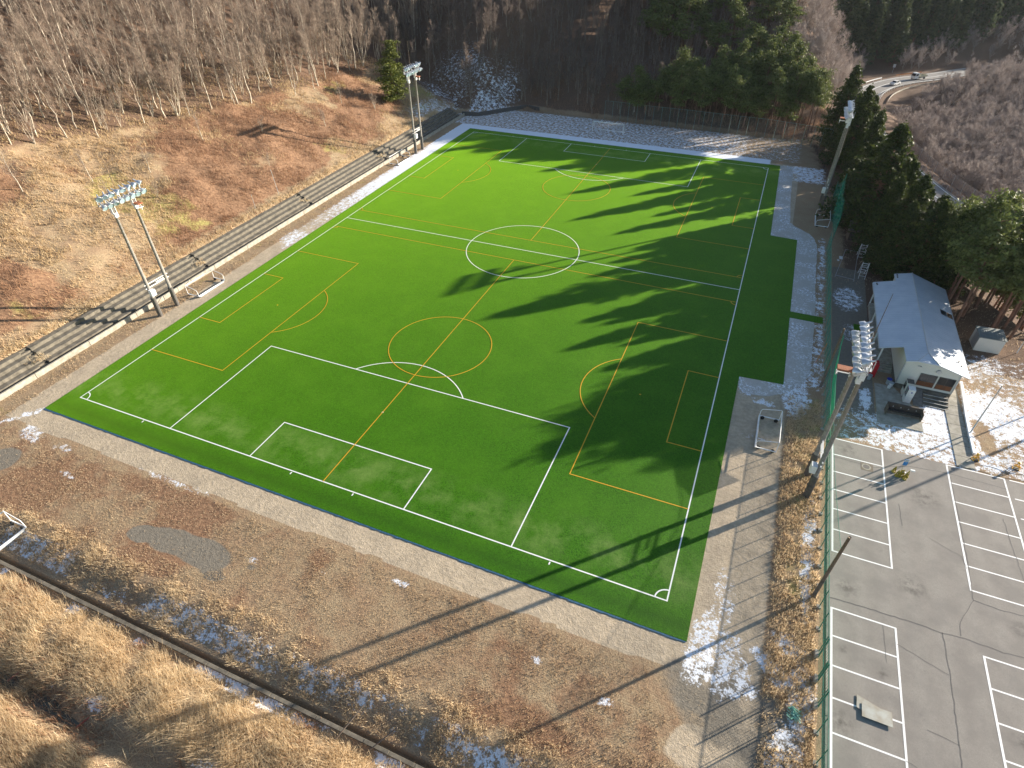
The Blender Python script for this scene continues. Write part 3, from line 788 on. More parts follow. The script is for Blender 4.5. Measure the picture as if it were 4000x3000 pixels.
mast(78.1, 17.55, -1, "nearest floodlight mast, beside the green net fence and in front of the metal roof", 15.9, 13.0)
mast(-5.32, 18.05, 1, "floodlight mast in front of the terraces beside the nearer left goal")
mast(-5.5, 89.4, 1, "distant floodlight mast at the far end of the terraces by the snowy corner")
mast(78.2, 88.8, -1, "distant floodlight mast standing in front of the dark cedars")

# ================================================================== GOALS
def tipped_goal(loc, rz, label, w_=5.1, h_=2.05, d_=1.5, base=.28):
    """goal lying on its face: crossbar towards local +x side x=0, feet at x=-h_"""
    t = thing("tipped_goal", label, "goal", loc, rz, "small goals lying on their faces")
    mb = MB()
    mb.tube([(0,0,base),(0,w_,base)], .085, 8); mb.build("crossbar", MAT['whitetube'], t, smooth=True)
    for y in (0, w_):
        mb = MB(); mb.tube([(0,y,base),(-h_,y,base)], .065, 8); mb.build("post", MAT['whitetube'], t, smooth=True)
        mb = MB(); k = .12
        mb.tube([(0,y,base),(-.02,y,base+.72),(-.12,y,base+.92),(-.35,y,base+1.0),(-h_+.3,y,base+d_-.18),(-h_+.08,y,base+d_-.1),(-h_,y,base+d_-.35),(-h_,y,base)], .04, 6)
        mb.build("side_hoop", MAT['whitetube'], t, smooth=True)
        for xq in (-.35, -h_+.3):
            mb = MB(); mb.lathe([(.001,-.07),(.2,-.07),(.22,0),(.2,.07),(.001,.07)], (xq,y+(.16 if y == 0 else -.16),.18), (0,1,0), 12)
            mb.build("ballast_wheel", MAT['black'], t)
    mb = MB(); mb.tube([(-h_,0,base+d_-.2),(-h_,w_,base+d_-.2)], .05, 8); mb.build("rear_bar", MAT['whitetube'], t, smooth=True)
    mb = MB(); mb.tube([(-.02,.2,.12),(-.06,w_-.2,.12)], .11, 7); mb.build("folded_net", MAT['greyplastic'], t)
    return t
tipped_goal((-3.82,22.15,0), 0, "white goal lying on its face beside the nearer floodlight mast by the terraces")
tipped_goal((-5.1,79.6,0), 0, "white goal lying on its face on snow below the distant left floodlight mast")
tipped_goal((72.92,25.95,0), math.pi, "white goal lying on its face on brown dirt near the parking lot", 5.2)
tipped_goal((77.5,84.9,0), math.pi, "white goal lying on its face under the cedars beside the far right floodlight mast", 4.9)
t = tipped_goal((12.03,-15.0,-.1), R(0)+math.pi/2*0, "white goal frame cut by the left edge of the picture in the dry grass")
# this one lies with its crossbar towards the viewer
t.rotation_euler = (0,0,0); t.location = (12.03,-20.1,-.12)
def standing_goal(loc, label, w_=7.5, h_=2.35, d_=2.0):
    t = thing("goal", label, "goal", loc)
    for x in (0, w_):
        mb = MB(); mb.tube([(x,0,0),(x,0,h_)], .09, 8); mb.build("post", MAT['whitetube'], t, smooth=True)
        mb = MB(); mb.tube([(x,0,h_),(x,.7,h_-.05),(x,d_,.05),(x,0,.05)], .06, 6); mb.build("side_frame", MAT['whitetube'], t, smooth=True)
    mb = MB(); mb.tube([(0,0,h_),(w_,0,h_)], .09, 8); mb.build("crossbar", MAT['whitetube'], t, smooth=True)
    mb = MB(); mb.tube([(0,d_,.05),(w_,d_,.05)], .075, 6); mb.build("ground_bar", MAT['whitetube'], t, smooth=True)
    mb = MB(); mb.quad((0,.7,h_-.05),(w_,.7,h_-.05),(w_,d_,.06),(0,d_,.06)); mb.quad((0,0,h_),(w_,0,h_),(w_,.7,h_-.05),(0,.7,h_-.05))
    mb.build("net", MAT['net_white'], t)
    return t
standing_goal((26.65,117.4,0), "full size white goal standing on the frosted ground behind the far goal line")

# ================================================================== GREEN NET FENCE (right side)
fx = 79.43
fence = thing("net_fence", "long green net fence between the pitch and the parking lot", "fence")
post = MB(); post.tube([(0,0,0),(0,0,2.55)], .035, 6); pm = post.build("post", MAT['green_steel'])
foot = MB(); foot.box(-.17,.17,-.15,.15,-.1,.16); fm = foot.build("footing", MAT['concrete'])
brc = MB(); brc.tube([(-.55,0,.05),(0,0,1.3)], .02, 5); bm_ = brc.build("brace", MAT['green_steel'])
pmd, fmd, bmd = pm.data, fm.data, bm_.data
for o in (pm, fm, bm_): D.objects.remove(o)
y = -44.6; ys = []
while y < 72.5: ys.append(y); y += 2.03
for y in ys:
    p = D.objects.new("post", pmd); COL.objects.link(p); p.parent = fence; p.location = (fx, y, 0)
    q_ = D.objects.new("footing", fmd); COL.objects.link(q_); q_.parent = p; q_.location = (-.04, 0, 0)
mb = MB(); mb.quad((fx,-45,.05),(fx,72.5,.05),(fx,72.5,1.25),(fx,-45,1.25)); mb.build("lower_net", MAT['net_thin'], fence)
mb = MB(); 
for a, b in ((-45,-4.3),(-.2,72.5)): mb.quad((fx,a,1.25),(fx,b,1.25),(fx,b,2.5),(fx,a,2.5))
mb.build("upper_net", MAT['net_dense'], fence)
mb = MB(); mb.tube([(fx,-45,2.53),(fx,72.5,2.53)], .028, 5); mb.tube([(fx,-45,1.25),(fx,72.5,1.25)], .015, 5)
mb.build("rail", MAT['green_steel'], fence)
gate = MB()
for k in range(18): gate.tube([(fx,-4.2+.235*k,.1),(fx,-4.2+.235*k,2.45)], .014, 4)
for yy in (-4.25,-2.25,-.25): gate.tube([(fx,yy,0),(fx,yy,2.7)], .055, 6)
gate.tube([(fx,-4.25,1.3),(fx,-.25,1.3)], .03, 5)
gate.build("gate", MAT['green_steel'], fence)
mb = MB(); mb.box(fx-.32,fx-.1,-4.5,-4.0,0,.55); mb.box(fx-.32,fx-.1,-2.5,-2.0,0,.5); mb.box(fx-.32,fx-.1,-.5,0,0,.5)
mb.build("gate_block", MAT['concrete'], fence)
# tall net poles and the sagging high net
def pole(name, x, y, h, r0, r1, mat, label, lean=(0,0)):
    mb = MB(); mb.tube([(0,0,-.2),(lean[0]*.5,lean[1]*.5,h*.5),(lean[0],lean[1],h)], [r0,(r0+r1)/2,r1], 10)
    o = mb.build(name, mat, smooth=True); o.location = (x, y, 0); return tag(o, label, "pole")
pole("net_pole", 79.0, 5.02, 8.2, .16, .11, MAT['wood_old'], "dark leaning pole at the near end of the high net, above the empty parking bays", (.1,-.15))
pole("net_pole", 79.1, 34.1, 8.2, .15, .10, MAT['wood_old'], "brown pole at the far end of the high net, in front of the metal roof")
hn = thing("high_net", "sagging see-through green net hung above the fence from tall poles", "net")
prof = [(5.1,7.6),(5.6,6.0),(7.2,5.7),(13,4.9),(19.3,4.3),(23,4.3),(25.9,4.6),(28.5,4.85),(30.3,5.2),(31.9,5.8),(33.2,6.5),(34.0,7.6)]
mb = MB()
for (a, za), (b, zb_) in zip(prof[:-1], prof[1:]): mb.quad((79.2,a,2.5),(79.2,b,2.5),(79.2,b,zb_),(79.2,a,za))
mb.build("net_sheet", MAT['net_high'], hn)
mb = MB(); bn = [(23.0,2.55,4.0),(25.9,3.3,4.6),(28.5,3.5,4.85),(30.3,3.75,5.2),(31.9,4.8,5.8),(33.2,6.2,6.5),(33.9,7.3,7.5)]
for a, b in zip(bn[:-1], bn[1:]): mb.quad((79.25,a[0],a[1]),(79.25,b[0],b[1]),(79.28,b[0],b[2]),(79.28,a[0],a[2]))
mb.build("gathered_net", MAT['net_bunch'], hn)
mb = MB(); mb.tube([(79.2,a,z_) for a, z_ in prof], .02, 5); mb.build("rope", MAT['green_steel'], hn)
# far net between poles under the cedars
fn = thing("high_net", "dark green net draped between the far right mast and the small wooden cabin", "net")
mb = MB(); pr = [(73.2,1.6,5.0),(76,1.3,6.6),(79.3,1.4,6.0),(83.6,.2,8.2),(88.4,.3,4.6),(91.5,.3,3.9)]
for a, b in zip(pr[:-1], pr[1:]): mb.quad((80.0,a[0],a[1]),(80.0,b[0],b[1]),(80.1,b[0],b[2]),(80.1,a[0],a[2]))
mb.build("net_sheet", MAT['net_dense'], fn)
mb = MB(); mb.tube([(80,73.2,0),(80,73.2,5.0)], .06, 6); mb.tube([(80.05,83.6,0),(80.05,83.6,8.3)], .07, 6); mb.tube([(80.05,91.5,0),(80.05,91.5,4.2)], .05, 6)
mb.build("net_post", MAT['green_steel'], fn)

# back fence
bf = thing("back_fence", "tall see-through mesh fence with thin green posts in front of the pine wood", "fence")
fp = [(26.5,128.3),(32.6,128.1),(37,127.5),(47,127.3),(57.3,126.6),(65.4,126.3),(75.7,124.2),(79.2,123.0)]
bp = []
for a, b in zip(fp[:-1], fp[1:]):
    n = max(1, int(round(math.hypot(b[0]-a[0], b[1]-a[1])/1.95)))
    for i in range(n): bp.append((a[0]+(b[0]-a[0])*i/n, a[1]+(b[1]-a[1])*i/n))
bp.append(fp[-1])
mb = MB(); mb.tube([(0,0,-.2),(0,0,4.4)], .04, 5); o = mb.build("post", simple('grey_green_post', (.18,.30,.27), (.13,.22,.20), 3, .6)); pd_ = o.data; D.objects.remove(o)
for (x, y) in bp:
    p = D.objects.new("post", pd_); COL.objects.link(p); p.parent = bf; p.location = (x, y, hz(x, y))
mb = MB()
for a, b in zip(bp[:-1], bp[1:]):
    za, zb_ = hz(*a), hz(*b); mb.quad((*a,za),(*b,zb_),(*b,zb_+4.3),(*a,za+4.3))
mb.build("mesh", MAT['net_far'], bf)
mb = MB(); mb.tube([(x, y, hz(x,y)+4.35) for x, y in bp], .03, 4); mb.build("rail", D.materials['grey_green_post'], bf)

# far side fence along the track, dark posts
tf = thing("track_fence", "low dark fence running towards the cedars at the far right corner of the pitch", "fence")
tp = [(76.4,123.4),(77.9,115),(79.3,106),(80.3,96),(80.6,92.5)]
mb = MB(); mb.tube([(x,y,.7) for x, y in tp], .05, 4); mb.tube([(x,y,.35) for x, y in tp], .04, 4)
for a, b in zip(tp[:-1], tp[1:]):
    for i in range(4): mb.box(a[0]+(b[0]-a[0])*i/4-.05, a[0]+(b[0]-a[0])*i/4+.05, a[1]+(b[1]-a[1])*i/4-.05, a[1]+(b[1]-a[1])*i/4+.05, 0, .8)
mb.build("rail", MAT['wood_dark'], tf)

# ================================================================== CLUBHOUSE
ch = thing("clubhouse", "low pale clubhouse with a wide blue-grey metal roof and brown curtained windows", "building")
mb = MB()
xw0, xw1, yw0, yw1 = 86.95, 92.55, 37.3, 57.3
def gable_wall(mb, y, yn):
    mb.poly([(xw0,y,0),(xw1,y,0),(xw1,y,3.55),(89.95,y,4.28),(87.85,y,4.28),(xw0,y,4.02)] if yn else [(xw0,y,4.02),(88.9,y,4.5),(xw1,y,3.55),(xw1,y,0),(xw0,y,0)])
gable_wall(mb, yw0, True); gable_wall(mb, yw1, False)
mb.quad((xw0,yw1,0),(xw0,yw0,0),(xw0,yw0,4.02),(xw0,yw1,4.02)); mb.quad((xw1,yw0,0),(xw1,yw1,0),(xw1,yw1,3.55),(xw1,yw0,3.55))
wl_ = mb.build("wall", MAT['siding'], ch)
mb = MB(); mb.box(xw0-.04,xw1+.04,yw0-.05,yw1+.04,-.1,.62); mb.build("plinth", MAT['concrete_dark'], ch)
mb = MB()
for x in (xw0, xw1):
    mb = MB(); mb.box(x-.06,x+.06,yw0-.07,yw0+.05,.62,3.5); mb.build("corner_trim", MAT['galv'], ch)
# roof panels (thickness given by second sheet below)
zE, zR = 3.50, 4.70; xr = 88.88
def zl(x): return zR-(xr-x)*.262 if x < xr else zR-(x-xr)*.281
ys_, yn_ = 36.7, 57.95
rf = MB(); T_ = .10
def slab(pts):
    rf.poly(pts); rf.poly([(x,y,z-T_) for x, y, z in reversed(pts)])
    for i in range(len(pts)):
        a = pts[i]; b = pts[(i+1) % len(pts)]; rf.quad((a[0],a[1],a[2]-T_),(b[0],b[1],b[2]-T_),b,a)
yh = 38.35
slab([(86.75,ys_,zl(86.75)),(87.8,ys_,zl(87.8)),(xr,yh,zR),(xr,yn_,zR),(86.9,yn_,zl(86.9)),(86.9,55.9,zl(86.9)),(84.42,55.75,zl(84.42)),(84.42,39.4,zl(84.42)),(86.75,39.6,zl(86.75))])
slab([(87.8,ys_,zl(87.8)),(89.9,ys_,zl(89.9)),(xr,yh,zR)])
slab([(xr,yh,zR),(89.9,ys_,zl(89.9)),(93.2,ys_,zl(93.2)),(93.2,49.25,zl(93.2)),(91.7,49.45,zl(91.7)),(91.7,50.9,zl(91.7)),(93.2,50.7,zl(93.2)),(93.2,57.2,zl(93.2)),(xr,yn_,zR)])
ro = rf.build("roof", MAT['roof'], ch)
mb = MB(); mb.box(84.46,88.6,54.55,54.65,0,0)
mb = MB(); mb.tube([(xr,yh,zR+.04),(xr,yn_,zR+.04)], .06, 5); mb.tube([(xr,yh,zR+.03),(87.8,ys_,zl(87.8)+.03)], .05, 5); mb.tube([(xr,yh,zR+.03),(89.9,ys_,zl(89.9)+.03)], .05, 5)
mb.build("ridge_cap", MAT['galv'], ro)
mb = MB()
for (a, b) in [(84.7,55.2),(84.75,54.9),(87.1,57.5),(87.1,57.1),(87.1,56.7)]: mb.box(a,a+.16,b,b+.1,zl(a)+.01,zl(a)+.14)
mb.build("snow_guard", MAT['pole_dark'], ro)
mb = MB(); mb.tube([(92.3,39.2,zl(92.3)),(92.3,39.2,zl(92.3)+.22)], .07, 8); mb.tube([(92.5,38.5,zl(92.5)),(92.5,38.5,zl(92.5)+.22)], .07, 8)
mb.build("vent_pipe", MAT['pole_dark'], ro)
mb = MB(); mb.tube([(84.38,39.4,3.42),(84.38,55.7,3.42)], .06, 6); mb.tube([(93.25,ys_,3.4),(93.25,57.2,3.4)], .06, 6); mb.build("gutter", MAT['galv'], ro)
# porch on the west side
mb = MB(); mb.box(84.9,86.9,41.2,55.4,-.05,.60); mb.build("porch_floor", MAT['concrete'], ch)
for yy in (40.3, 45.3, 50.3, 55.3):
    mb = MB(); mb.box(84.9,85.05,yy-.07,yy+.07,0,zl(84.97)-.12); mb.build("porch_post", MAT['white'], ch)
mb = MB()
for k in range(4): mb.box(85.05,86.9,41.2-.34*(k+1),41.2-.34*k,-.05,.60-.15*(k+1)+.02)
mb.build("porch_step", MAT['concrete'], ch)
# windows in the front gable
def window(x0, x1):
    mb = MB(); mb.box(x0,x1,yw0-.06,yw0-.01,.95,2.62); f_ = mb.build("window", MAT['pole_dark'], ch)
    for k in range(2):
        xa = x0+.05+(x1-x0-.08)*k/2; xb = xa+(x1-x0-.08)/2-.03
        mb = MB(); mb.quad((xa,yw0-.072,1.62),(xb,yw0-.072,1.62),(xb,yw0-.072,2.57),(xa,yw0-.072,2.57)); mb.build("pane", MAT['glass_dark'], f_)
        mb = MB(); mb.quad((xa,yw0-.074,1.0),(xb,yw0-.074,1.0),(xb,yw0-.074,1.60),(xa,yw0-.074,1.60)); mb.build("curtained_pane", MAT['curtain'], f_)
window(88.85, 90.55); window(90.72, 92.35)
mb = MB(); mb.lathe([(.001,.10),(.23,.10),(.25,.05),(.25,-.02),(.001,-.02)], (90.35,yw0-.06,3.20), (0,-1,0), 16); mb.lathe([(.001,.13),(.12,.12),(.12,.09)], (90.35,yw0-.06,3.20), (0,-1,0), 12)
mb.build("extractor_fan", MAT['galv'], ch)
mb = MB(); mb.box(88.2,88.6,yw0-.16,yw0-.02,3.42,3.50); mb.build("wall_lamp", MAT['galv'], ch)
mb = MB()
for k in range(4): mb.box(89.75,92.3,36.9-.5*(k+1),36.9-.5*k,-.02,.62-.145*(k+1)+.02)
mb.box(88.5,92.3,36.9,yw0-.06,0,.62); o = mb.build("front_step", MAT['concrete_dark'], ch)
mb = MB()
for k in range(4): mb.box(89.77,92.28,36.9-.5*(k+1)+.0,36.9-.5*(k+1)+.05,.62-.145*(k+1)+.022,.62-.145*(k+1)+.03)
mb.build("step_edge", MAT['white'], ch)
mb = MB(); mb.poly([(88.75,34.5,.03),(89.7,34.5,.03),(89.7,36.9,.62),(88.75,36.9,.62)]); mb.poly([(88.75,34.5,.03),(88.75,36.9,.62),(88.75,36.9,.0)]); mb.build("ramp", MAT['deckwood'], ch)

# vending machines
def vend(name, x, y, label, mat, w_, d_, h_, rz, extra=None, z0=.06, cat="vending machine"):
    t = thing(name, label, cat, (x, y, z0), rz)
    mb = MB(); mb.box(-d_/2,d_/2,-w_/2,w_/2,0,h_); mb.build("cabinet", mat, t, bevel=.02)
    return t
v1 = vend("vending_machine", 88.05, 35.05, "white vending machine with a blue dot on its side by the front steps", MAT['white'], .85, .72, 1.83, 0)
mb = MB(); mb.quad((-.365,.40,.75),(-.365,-.40,.75),(-.365,-.40,1.74),(-.365,.40,1.74)); mb.build("display_window", MAT['glass_dark'], v1)
mb = MB()
for r_ in range(3):
    for c_ in range(8):
        mb.box(-.375,-.367,-.36+c_*.093,-.30+c_*.093,.84+r_*.30,1.0+r_*.30)
mb.build("sample_can", MAT['greyplastic'], v1)
mb = MB()
for c_ in range(7): mb.box(-.374,-.366,-.34+c_*.1,-.29+c_*.1,1.76,1.80)
mb.build("red_label", MAT['red'], v1)
mb = MB(); mb.lathe([(.001,.008),(.085,.008),(.085,0)], (.05,-.425,1.45), (0,-1,0), 16); mb.build("round_logo", MAT['blue'], v1)
v2 = vend("vending_machine", 88.0, 36.25, "pale vending machine with a dark top, behind the white one", MAT['siding'], .95, .75, 1.83, 0)
mb = MB(); mb.box(-.36,.36,-.46,.46,1.831,1.845); mb.build("top_cover", MAT['pole_dark'], v2)
mb = MB(); mb.quad((-.38,.42,.8),(-.38,-.42,.8),(-.38,-.42,1.72),(-.38,.42,1.72)); mb.build("display_window", MAT['glass_dark'], v2)
v3 = vend("vending_machine", 84.55, 38.75, "bright red vending machine with white lettering beside the porch", MAT['red'], 1.0, .78, 1.83, 0)
mb = MB(); mb.quad((-.395,.45,.85),(-.395,-.45,.85),(-.395,-.45,1.72),(-.395,.45,1.72)); mb.build("display_window", MAT['greyplastic'], v3)
def text(body, size, parent, loc, rot, mat, name="lettering"):
    cu = D.curves.new(name, 'FONT'); cu.body = body; cu.size = size; cu.extrude = .004; cu.align_x = 'CENTER'; cu.align_y = 'CENTER'
    o = D.objects.new("tmp", cu); COL.objects.link(o)
    dg = bpy.context.evaluated_depsgraph_get(); me_ = D.meshes.new_from_object(o.evaluated_get(dg))
    D.objects.remove(o); D.curves.remove(cu)
    me_.materials.clear(); me_.materials.append(mat)
    q = D.objects.new(name, me_); COL.objects.link(q); q.parent = parent; q.location = loc; q.rotation_euler = rot; return q
text("Coca-Cola", .24, v3, (-.17,-.506,1.2), (R(90), R(-90), 0), MAT['white'])
def bucket(x, y, r_, h_, mat, label, name="bin", cat="bin", lid=None):
    t = thing(name, label, cat, (x, y, .03))
    mb = MB(); mb.lathe([(.001,0),(r_*.8,0),(r_,h_),(r_*1.08,h_),(r_*1.08,h_-.03),(r_*.92,h_-.03),(r_*.75,.03),(.001,.03)], (0,0,0), (0,0,1), 16); mb.build("body", mat, t, smooth=False)
    if lid:
        mb = MB(); mb.lathe([(.001,h_+.06),(r_*.7,h_+.05),(r_*1.1,h_),(r_*1.1,h_-.05)], (0,0,0), (0,0,1), 16); mb.build("lid", lid, t)
    return t
bucket(84.35, 37.75, .24, .62, MAT['greyplastic'], "grey plastic bin standing in front of the red vending machine")
bucket(86.35, 37.6, .27, .75, MAT['greyplastic'], "grey bin with a blue lid by the corner of the clubhouse", lid=MAT['blue'])
bucket(86.6, 37.15, .24, .6, MAT['white'], "white bin in front of the blue-lidded one by the clubhouse corner", lid=MAT['greyplastic'])
tag(MB.build.__get__((lambda m: (m.box(86.25,86.55,36.65,36.9,.03,.38), m)[1])(MB()))("white_box", MAT['white'], bevel=.01), "small white box on the concrete beside the bins", "box")

# concrete apron with roofless bench shelter
mb = MB(); mb.poly([(84.92,29.95,.07),(89.35,30.05,.07),(89.35,32.9,.07),(88.6,34.3,.07),(86.9,37.2,.07),(84.92,37.2,.07)])
for a, b in (((84.92,29.95),(89.35,30.05)),((89.35,30.05),(89.35,32.9)),((84.92,37.2),(84.92,29.95))): mb.quad((*a,-.1),(*b,-.1),(*b,.07),(*a,.07))
tag(mb.build("concrete_apron", MAT['concrete']), kind='structure')
bs = thing("bench", "long dark wooden bench with a high back on the concrete apron", "bench", (87.45,32.1,.07), R(1))
mb = MB(); mb.box(-1.75,1.75,.30,.38,.0,1.15); mb.box(-1.78,1.78,.26,.42,1.1,1.17); mb.build("backrest", MAT['wood_dark'], bs)
mb = MB(); mb.box(-1.75,1.75,-.12,.30,.40,.46); mb.build("seat", MAT['wood_dark'], bs)
mb = MB(); mb.box(-1.8,1.8,-.55,-.45,.34,.42); mb.build("front_rail", MAT['wood_old'], bs)
for x in (-1.75, 1.71):
    mb = MB(); mb.box(x,x+.05,-.5,.4,0,1.0); mb.build("side_panel", MAT['wood_old'], bs)
for x in (-1.1,-.35,.4,1.15):
    mb = MB(); mb.box(x-.05,x+.05,.27,.29,.7,.82); mb.build("fitting", MAT['galv'], bs)
mb = MB(); mb.box(91.95,93.6,25.9,41.0,-.05,.05)
dk = mb.build("footpath", MAT['concrete']); tag(dk, kind='structure')
mb = MB()
for k in range(8): mb.box(91.97,93.58,27.5+1.7*k,27.56+1.7*k,.051,.056)
mb.build("path_joint", MAT['pole_dark'], dk)
mb = MB(); P_ = [(93.62,28.3),(93.66,31.4),(93.76,34.6),(94.0,38),(94.15,41.0)]
for (a, b) in zip(P_[:-1], P_[1:]):
    wa, wb = .26, .24
    top = [(a[0],a[1],.26),(a[0]+wa,a[1],.26),(b[0]+wb,b[1],.26),(b[0],b[1],.26)]
    mb.poly(top)
    for i in range(4): p, q_ = top[i], top[(i+1) % 4]; mb.quad((p[0],p[1],-.1),(q_[0],q_[1],-.1),q_,p)
tag(mb.build("low_wall", MAT['snow']), "narrow low wall with a bright white top along the footpath beside the snow", "wall")
pole("thin_pole", 93.85, 31.6, 6.6, .07, .05, MAT['galv'], "thin grey pole leaning over the snow beside the narrow low wall", (.15, .2))
pole("thin_pole", 101.6, 50.3, 3.2, .045, .04, MAT['galv'], "short thin post in the snow right of the storage shed")

pole("utility_pole", 111.6, 45.5, 11.0, .17, .12, MAT['pole'], "tall concrete utility pole beyond the snow to the right of the parking lot")
pole("utility_pole", 103.0, 40.2, 7.0, .08, .06, MAT['pole'], "slim utility pole in the snow right of the footpath")
# yellow road barriers and chained-up stands
def barrier(x, y, label, rz=0):
    t = thing("yellow_barrier", label, "barrier", (x, y, 0), rz, "yellow barrier stands with chains")
    mb = MB()
    for s_ in (-1, 1):
        mb.tube([(s_*.28,-.22,0),(0,0,.82)], .035, 6); mb.tube([(s_*.28,.22,0),(0,0,.82)], .035, 6); mb.tube([(s_*.28,-.22,.05),(s_*.28,.22,.05)], .04, 6)
    mb.box(-.3,.3,-.05,.05,.28,.4); mb.lathe([(.001,-.02),(.16,0),(.16,.06),(.001,.1)], (0,0,.78), (0,0,1), 10)
    mb.build("frame", MAT['yellow'], t)
    mb = MB(); mb.lathe([(.001,0),(.3,0),(.26,.07),(.001,.09)], (0,0,0), (0,0,1), 12); mb.build("base_weight", MAT['black'], t)
    return t
barrier(93.75, 27.5, "bright yellow barrier stand at the end of the narrow low wall", .3)
barrier(97.3, 27.65, "bright yellow barrier stand in the snow at the right edge, holding the chains", -.2)
for k, z_ in enumerate((.35, .72)):
    mb = MB(); P_ = [(93.75+3.55*i/12, 27.5+.15*i/12, z_-.14*math.sin(math.pi*i/12)) for i in range(13)]
    P_ += [(97.3+5*i/8, 27.65+.1*i/8, z_-.14*math.sin(math.pi*i/8)) for i in range(1, 9)]
    mb.tube(P_, .022, 5)
    tag(mb.build("chain", MAT['whitetube']), ("upper" if k else "lower")+" pale chain strung between the two bright yellow barriers over the snow", "chain")
ys2 = thing("barrier_stack", "cluster of dull yellow folded chain stands on the asphalt under a small blue sign", "barrier stand", (86.6, 22.35, .03))
random.seed(8)
for k in range(7):
    cx_, cy_ = -.55+.18*k+random.uniform(-.05,.05), random.uniform(-.25,.25)-.04*k
    mb = MB(); h_ = random.uniform(.75,1.0)
    for s_ in (-1, 1):
        mb.tube([(cx_+s_*.12,cy_-.12,0),(cx_,cy_,h_)], .035, 6); mb.tube([(cx_+s_*.12,cy_+.12,0),(cx_,cy_,h_)], .035, 6)
    mb.lathe([(.001,0),(.22,.02),(.2,.09),(.001,.12)], (cx_,cy_,0), (0,0,1), 9); mb.box(cx_-.14,cx_+.14,cy_-.03,cy_+.03,h_*.5,h_*.5+.09)
    mb.build("stand", MAT['yellowdirty'], ys2)
mb = MB(); mb.box(.55,.95,-.1,.1,.9,1.02); mb.build("white_cap", MAT['white'], ys2)
mb = MB()
for k in range(9): mb.lathe([(.02,-.02),(.07,0),(.02,.02)], (random.uniform(-.7,.6),random.uniform(-.35,.3),random.uniform(.2,.8)), (random.random(),random.random(),random.random()), 8)
mb.build("chain", MAT['galv'], ys2)
sg = thing("blue_sign", "small blue sign with a white notice on a post above the yellow stands", "sign", (86.52, 22.5, .03), R(8))
mb = MB(); mb.tube([(0,0,0),(0,0,1.75)], .025, 6); mb.build("post", MAT['galv'], sg)
mb = MB(); mb.box(-.19,.19,-.03,-.005,1.25,2.05); p_ = mb.build("board", MAT['bluesign'], sg)
mb = MB(); mb.box(-.17,.17,-.036,-.031,1.72,2.03); mb.build("notice", MAT['white'], p_)
mb = MB()
for k in range(4): mb.box(-.12,.12-.03*(k % 2),-.040,-.037,1.77+.06*k,1.79+.06*k)
mb.build("notice_text", MAT['pole_dark'], p_)
# flat steel plates, manhole, frame
def plate(pts, z_, label):
    mb = MB(); mb.poly([(x, y, z_+.03) for x, y in pts]); mb.poly([(x, y, z_) for x, y in reversed(pts)])
    for i in range(4): a = pts[i]; b = pts[(i+1) % 4]; mb.quad((*a,z_),(*b,z_),(*b,z_+.03),(*a,z_+.03))
    return tag(mb.build("steel_plate", MAT['plate']), label, "plate")
plate([(82.0,-3.15),(83.75,-3.72),(83.95,-2.75),(82.05,-2.2)], .07, "grey steel plate lying underneath another one across a parking line")
plate([(82.32,-3.70),(84.28,-3.72),(84.27,-2.66),(82.34,-2.70)], .125, "grey steel plate with brown stains on top of the other plate on the lot")
mh = thing("manhole_cover", "round worn manhole cover set in a pale ring in the parking bay", "manhole", (83.55,22.3,.036))
mb = MB(); mb.lathe([(.001,.006),(.30,.006),(.30,0)], (0,0,0), (0,0,1), 24); mb.build("cover", MAT['pole_dark'], mh)
mb = MB(); mb.lathe([(.30,.004),(.43,.004),(.43,0)], (0,0,0), (0,0,1), 24); mb.build("ring", MAT['concrete'], mh)
mb = MB(); mb.box(-.5,.62,-.56,.5,-.02,.002); mb.build("patch", MAT['curtain'] if False else simple('brown_patch', (.21,.17,.12), (.15,.12,.09), 4, .9), mh)
mb = MB(); mb.poly([(82.95,48.0,.02),(84.0,48.1,.02),(84.1,49.9,.02),(83.05,49.85,.02)]); 
for k in range(1): mb.box(82.98,84.05,48.05,49.85,-.02,.045)
tag(mb.build("green_mat", MAT['turf']), "small square green mat on the worn ground west of the clubhouse", "mat")
mb = MB(); mb.tube([(78.5,38.9,.02),(79.3,41.2,1.6)], .04, 5); tag(mb.build("orange_stake", MAT['orange']), "thin orange stake leaning against the green fence", "stake")
# scrap of green net on the ground
random.seed(2); mb = MB()
for k in range(10):
    P_ = [(77.9+random.uniform(-.5,.5), -5.4+random.uniform(-.5,.5), .06+random.uniform(0,.2)) for _ in range(4)]; mb.tube(P_, .035, 4)
tag(mb.build("net_scrap", simple('pale_green_plastic', (.35,.7,.5), (.25,.5,.4), 4, .6)), "crumpled scrap of pale green netting on the dry grass near the fence", "net scrap")

# ================================================================== SHED, CABIN, FRAMES
sh = thing("storage_shed", "beige metal storage shed with a grey roof in the snow under the pines", "shed", (98.0,50.3,0), R(2))
mb = MB(); mb.box(-1.38,1.42,-1.2,1.15,0,1.98); mb.build("wall", MAT['siding'], sh)
mb = MB(); mb.poly([(-1.46,-1.3,2.0),(1.5,-1.3,2.0),(1.5,1.25,2.12),(-1.46,1.25,2.12)]); mb.poly([(-1.46,1.25,2.02),(1.5,1.25,2.02),(1.5,-1.3,1.92),(-1.46,-1.3,1.92)])
mb.quad((-1.46,-1.3,1.92),(1.5,-1.3,1.92),(1.5,-1.3,2.0),(-1.46,-1.3,2.0)); mb.quad((1.5,1.25,2.02),(-1.46,1.25,2.02),(-1.46,1.25,2.12),(1.5,1.25,2.12))
mb.quad((1.5,-1.3,1.92),(1.5,1.25,2.02),(1.5,1.25,2.12),(1.5,-1.3,2.0)); mb.quad((-1.46,1.25,2.02),(-1.46,-1.3,1.92),(-1.46,-1.3,2.0),(-1.46,1.25,2.12))
